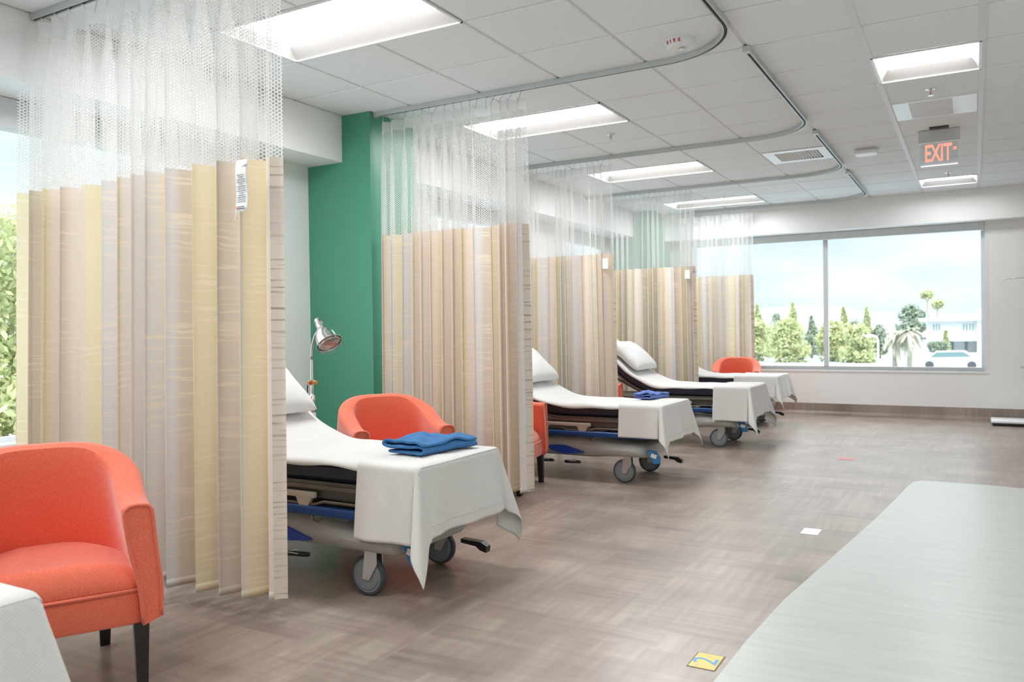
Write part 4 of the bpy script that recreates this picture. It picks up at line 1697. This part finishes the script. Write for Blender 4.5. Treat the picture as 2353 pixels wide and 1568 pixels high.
def tree(x, y, zg, zt, rad, label, seed, kind='round', mat='leaf', n=70, size=.35):
    r = random.Random(seed)
    t = thing('tree', label, 'tree', (x, y, zg), 0, 'trees outside')
    H = zt - zg
    blobs = []
    if kind == 'cone':
        for k in range(12):
            f = k / 11
            rr = rad * (1 - f) * .95 + .12
            blobs.append((r.gauss(0, rr * .2), r.gauss(0, rr * .2), H * (.12 + .86 * f), rr, rr, H * .09))
    else:
        for k in range(14):
            a, f = r.uniform(0, 6.28), r.uniform(.25, .9)
            q = rad * .62 * math.sin(PI * min(1, f + .12)) ** .5
            blobs.append((q * math.cos(a) * r.random(), q * math.sin(a) * r.random(), H * f, rad * .48, rad * .48, H * .16))
        blobs.append((0, 0, H * .88, rad * .35, rad * .35, H * .12))
    me = foliage(blobs, n, size, seed)
    me.materials.append(M[mat])
    o = bpy.data.objects.new('crown', me)
    COL.objects.link(o)
    o.parent = t
    MB().tube([(0, 0, 0), (.05, 0, H * .4), (0, .03, H * .8)], [.16, .12, .05], 8).build('trunk', 'bark', t, smooth=True)
    return t


K = 1.6
TR = [(-15.97, 2.96, 1.25, 'cone', 'leaf', 'pointed tree at the left edge of the far window'),
      (-14.4, 2.45, 1.2, 'round', 'leaf_dark', 'rounded grey green tree left of the tallest tree in the left pane'),
      (-13.06, 2.96, 1.5, 'cone', 'leaf', 'tallest pale tree in the left pane of the far window'),
      (-11.6, 1.9, 1.1, 'cone', 'leaf_dark', 'smaller grey green tree just left of the window mullion'),
      (-9.16, 2.54, .95, 'cone', 'leaf', 'pointed tree just right of the window mullion'),
      (-7.42, 2.49, 1.0, 'cone', 'leaf', 'second pointed tree right of the mullion'),
      (-8.3, 1.6, 1.1, 'round', 'leaf_dark', 'low grey green tree between the two pointed trees'),
      (-10.3, 1.5, 1.2, 'round', 'leaf', 'bushy tree behind the window mullion'),
      (-17.4, 1.8, 1.3, 'round', 'leaf', 'pale tree half hidden by the last curtain'),
      (-6.5, 1.3, .9, 'round', 'leaf_dark', 'grey green tree just left of the palms')]
for k, (x, zt, rad, kind, mat, lb) in enumerate(TR):
    q = K + (.10 if k % 2 else -.04) + (.06 if k in (6, 7) else 0)
    tree(x * q, 70 * q, 1.2 - 2.6 * q, 1.2 + (zt - 1.2) * q, rad * K, lb, 400 + k, kind, mat, 150, .26)
# lower shrubs in front
for k, (x, y, zt, rad) in enumerate([(-21.3, 92, 1.9, 2.9), (-17.0, 88, 2.3, 2.7), (-13.2, 92, 1.7, 2.6), (-10.2, 88, 1.2, 2.2)]):
    tree(x, y, -4.0, zt, rad, ['pale shrub low in the far window, behind the coral chair', 'broad shrub low in the left pane of the far window', 'broad shrub behind the lower window mullion', 'low shrub in the right pane, left of the palms'][k], 450 + k, 'round', 'leaf', 260, .22)
tree(-20.5, 330, -7, 8.2, 6.5, 'tall tree behind the white building roof', 470, 'round', 'leaf_dark', 90, 1.3)
for k, (x, zt) in enumerate([(-14.8, 12.2), (-12.1, 9.0)]):
    t = thing('palm_tree', ['taller distant palm against the sky in the right pane', 'shorter distant palm beside the taller one'][k], 'palm tree', (x, 330 + 12 * k, -7))
    MB().tube([(0, 0, 0), (.3, 0, (zt + 7) * .5), (0, 0, zt + 7)], [.35, .3, .25], 8).build('trunk', 'bark', t)
    me = foliage([(0, 0, zt + 7, 2.2, 2.2, 1.5)], 260, 1.0, 480 + k)
    me.materials.append(M['leaf'])
    o = bpy.data.objects.new('crown', me)
    COL.objects.link(o)
    o.parent = t


def palm(x, y, zg, h, label, seed):
    r = random.Random(seed)
    t = thing('palm_tree', label, 'palm tree', (x, y, zg), 0, 'palm trees outside')
    MB().tube([(0, 0, 0), (.04, 0, h * .5), (0, 0, h)], [.22, .20, .18], 10).build('trunk', 'leaf_palm', t, smooth=True)
    m = MB()
    for k in range(46):
        a = r.uniform(0, 2 * PI)
        up = r.uniform(-1.1, 1.0)
        L = r.uniform(.9, 1.5)
        pts = []
        for q in range(7):
            s = q / 6
            pts.append(Vector((math.cos(a) * L * s * math.cos(up * .8), math.sin(a) * L * s * math.cos(up * .8), h + L * (s * up * .9 - .75 * s * s))))
        for q in range(6):
            w0 = .16 * math.sin(PI * (.12 + .86 * q / 6))
            w1 = .16 * math.sin(PI * (.12 + .86 * (q + 1) / 6))
            sd = Vector((-math.sin(a), math.cos(a), 0))
            vv = [m.bm.verts.new(p) for p in (pts[q] - sd * w0, pts[q] + sd * w0, pts[q + 1] + sd * w1, pts[q + 1] - sd * w1)]
            m.bm.faces.new(vv)
    m.build('fronds', 'leaf_palm', t)
    return t


palm(-5.45, 70, -2.45, 2.95, 'pale palm tree in the right pane, left one of the near pair', 501)
palm(-4.35, 69, -2.45, 3.2, 'pale palm tree in the right pane, nearest the white building', 502)

# white building
B = 2.5
t = thing('office_building', 'white two storey building at the right of the far window', 'building', (0, 250, 1.2))


def bb(m, x0, x1, z0, z1, y0, y1):
    m.b2((x0 * B, y0, (z0 - 1.2) * B), (x1 * B, y1, (z1 - 1.2) * B))


m = MB()
bb(m, -4.53, 1.6, -.55, 1.78, -4, 14)
bb(m, -4.53, -4.3, -1.9, -.55, -4, 14)
m.build('upper_storey', 'bldg', t)
m = MB()
bb(m, -5.26, 1.8, 1.62, 1.95, -6, 15)
m.build('roof_slab', 'bldg', t)
m = MB()
bb(m, .22, 1.7, -1.9, 2.88, -5, 8)
m.build('stair_tower', 'bldg', t)
m = MB()
bb(m, -4.4, 1.5, -1.9, -.55, 0, 12)
m.build('lower_storey', 'bldg', t)
for x0, x1 in ((-4.3, -3.2), (-2.9, -2.45), (-2.35, -2.0), (-.9, -.7)):
    m = MB()
    bb(m, x0, x1, -1.5, -.62, -.3, .2)
    m.build('lower_window', 'bldg_glass', t)
for x in (-3.82, -3.55, -3.28, -1.0, -.72, -.42, -.14):
    m = MB()
    bb(m, x - .025, x + .025, .6, 1.28, -4.2, -3.9)
    m.build('slit_window', 'bldg_glass', t)
tree(-2.72 * 2.2, 220, -5.4, 1.2 - .75 * 2.2, .9, 'slim cypress in front of the white building', 520, 'cone', 'leaf', 90, .5)
for k, x in enumerate((-3.9, -3.0)):
    tree(x * 2.1, 205, -5.0, -2.6, 1.6, ['dark bush in front of the white building, nearest the palms', 'dark bush beside the slim cypress'][k], 530 + k, 'round', 'leaf_dark', 90, .45)

# white car
t = thing('car', 'white car parked at the bottom right of the far window', 'car', (-1.7, 75, -2.36))
pr = [(-2.35, .25), (-2.35, .75), (-1.6, .92), (-1.05, 1.42), (1.0, 1.46), (1.7, 1.0), (2.4, .88), (2.4, .25)]
MB().loft([[(x, -.85, z) for x, z in pr], [(x, .85, z) for x, z in pr]]).build('car_body', 'car', t)
pr = [(-1.42, .95), (-1.0, 1.34), (.92, 1.38), (1.45, 1.0)]
MB().loft([[(x, -.87, z) for x, z in pr], [(x, .87, z) for x, z in pr]]).build('side_window', 'bldg_glass', t)
for x in (-1.5, 1.5):
    MB().lathe([(.32, -.9), (.32, .9)], (x, 0, .32), (0, 1, 0), 20).build('wheel', 'tyre', t)
# street lamps
for k, (x, y, h) in enumerate([(-7.2, 76, 2.35), (-6.2, 84, 1.9)]):
    t = thing('street_lamp', ['white curved street lamp in the right pane of the far window', 'smaller white street lamp left of the palms'][k], 'street lamp', (x, y, -2.4))
    MB().tube([(0, 0, 0), (0, 0, h), (-.12, 0, h + .28), (-.42, 0, h + .42), (-.85, 0, h + .44)], .085, 8).build('pole', 'light_pole', t, smooth=True)
    MB().box((-.95, 0, h + .42), (.4, .16, .08), bevel=.02).build('lamp_head', 'light_pole', t)

# trees close outside the left windows
for k, (x, y, zt, rad, lb) in enumerate([(-12.6, 7.2, 3.3, 2.3, 'leafy tree close outside the left window, left of the nearest curtain'), (-11.5, 3.6, 2.6, 2.3, 'leafy tree outside the left window behind the front armchair'),
                                         (-13.5, 12.0, 2.4, 2.4, 'leafy tree outside the left windows behind the second curtain')]):
    tree(x, y, -3.9, zt, rad, lb, 600 + k, 'round', 'leaf', 1100, .085)
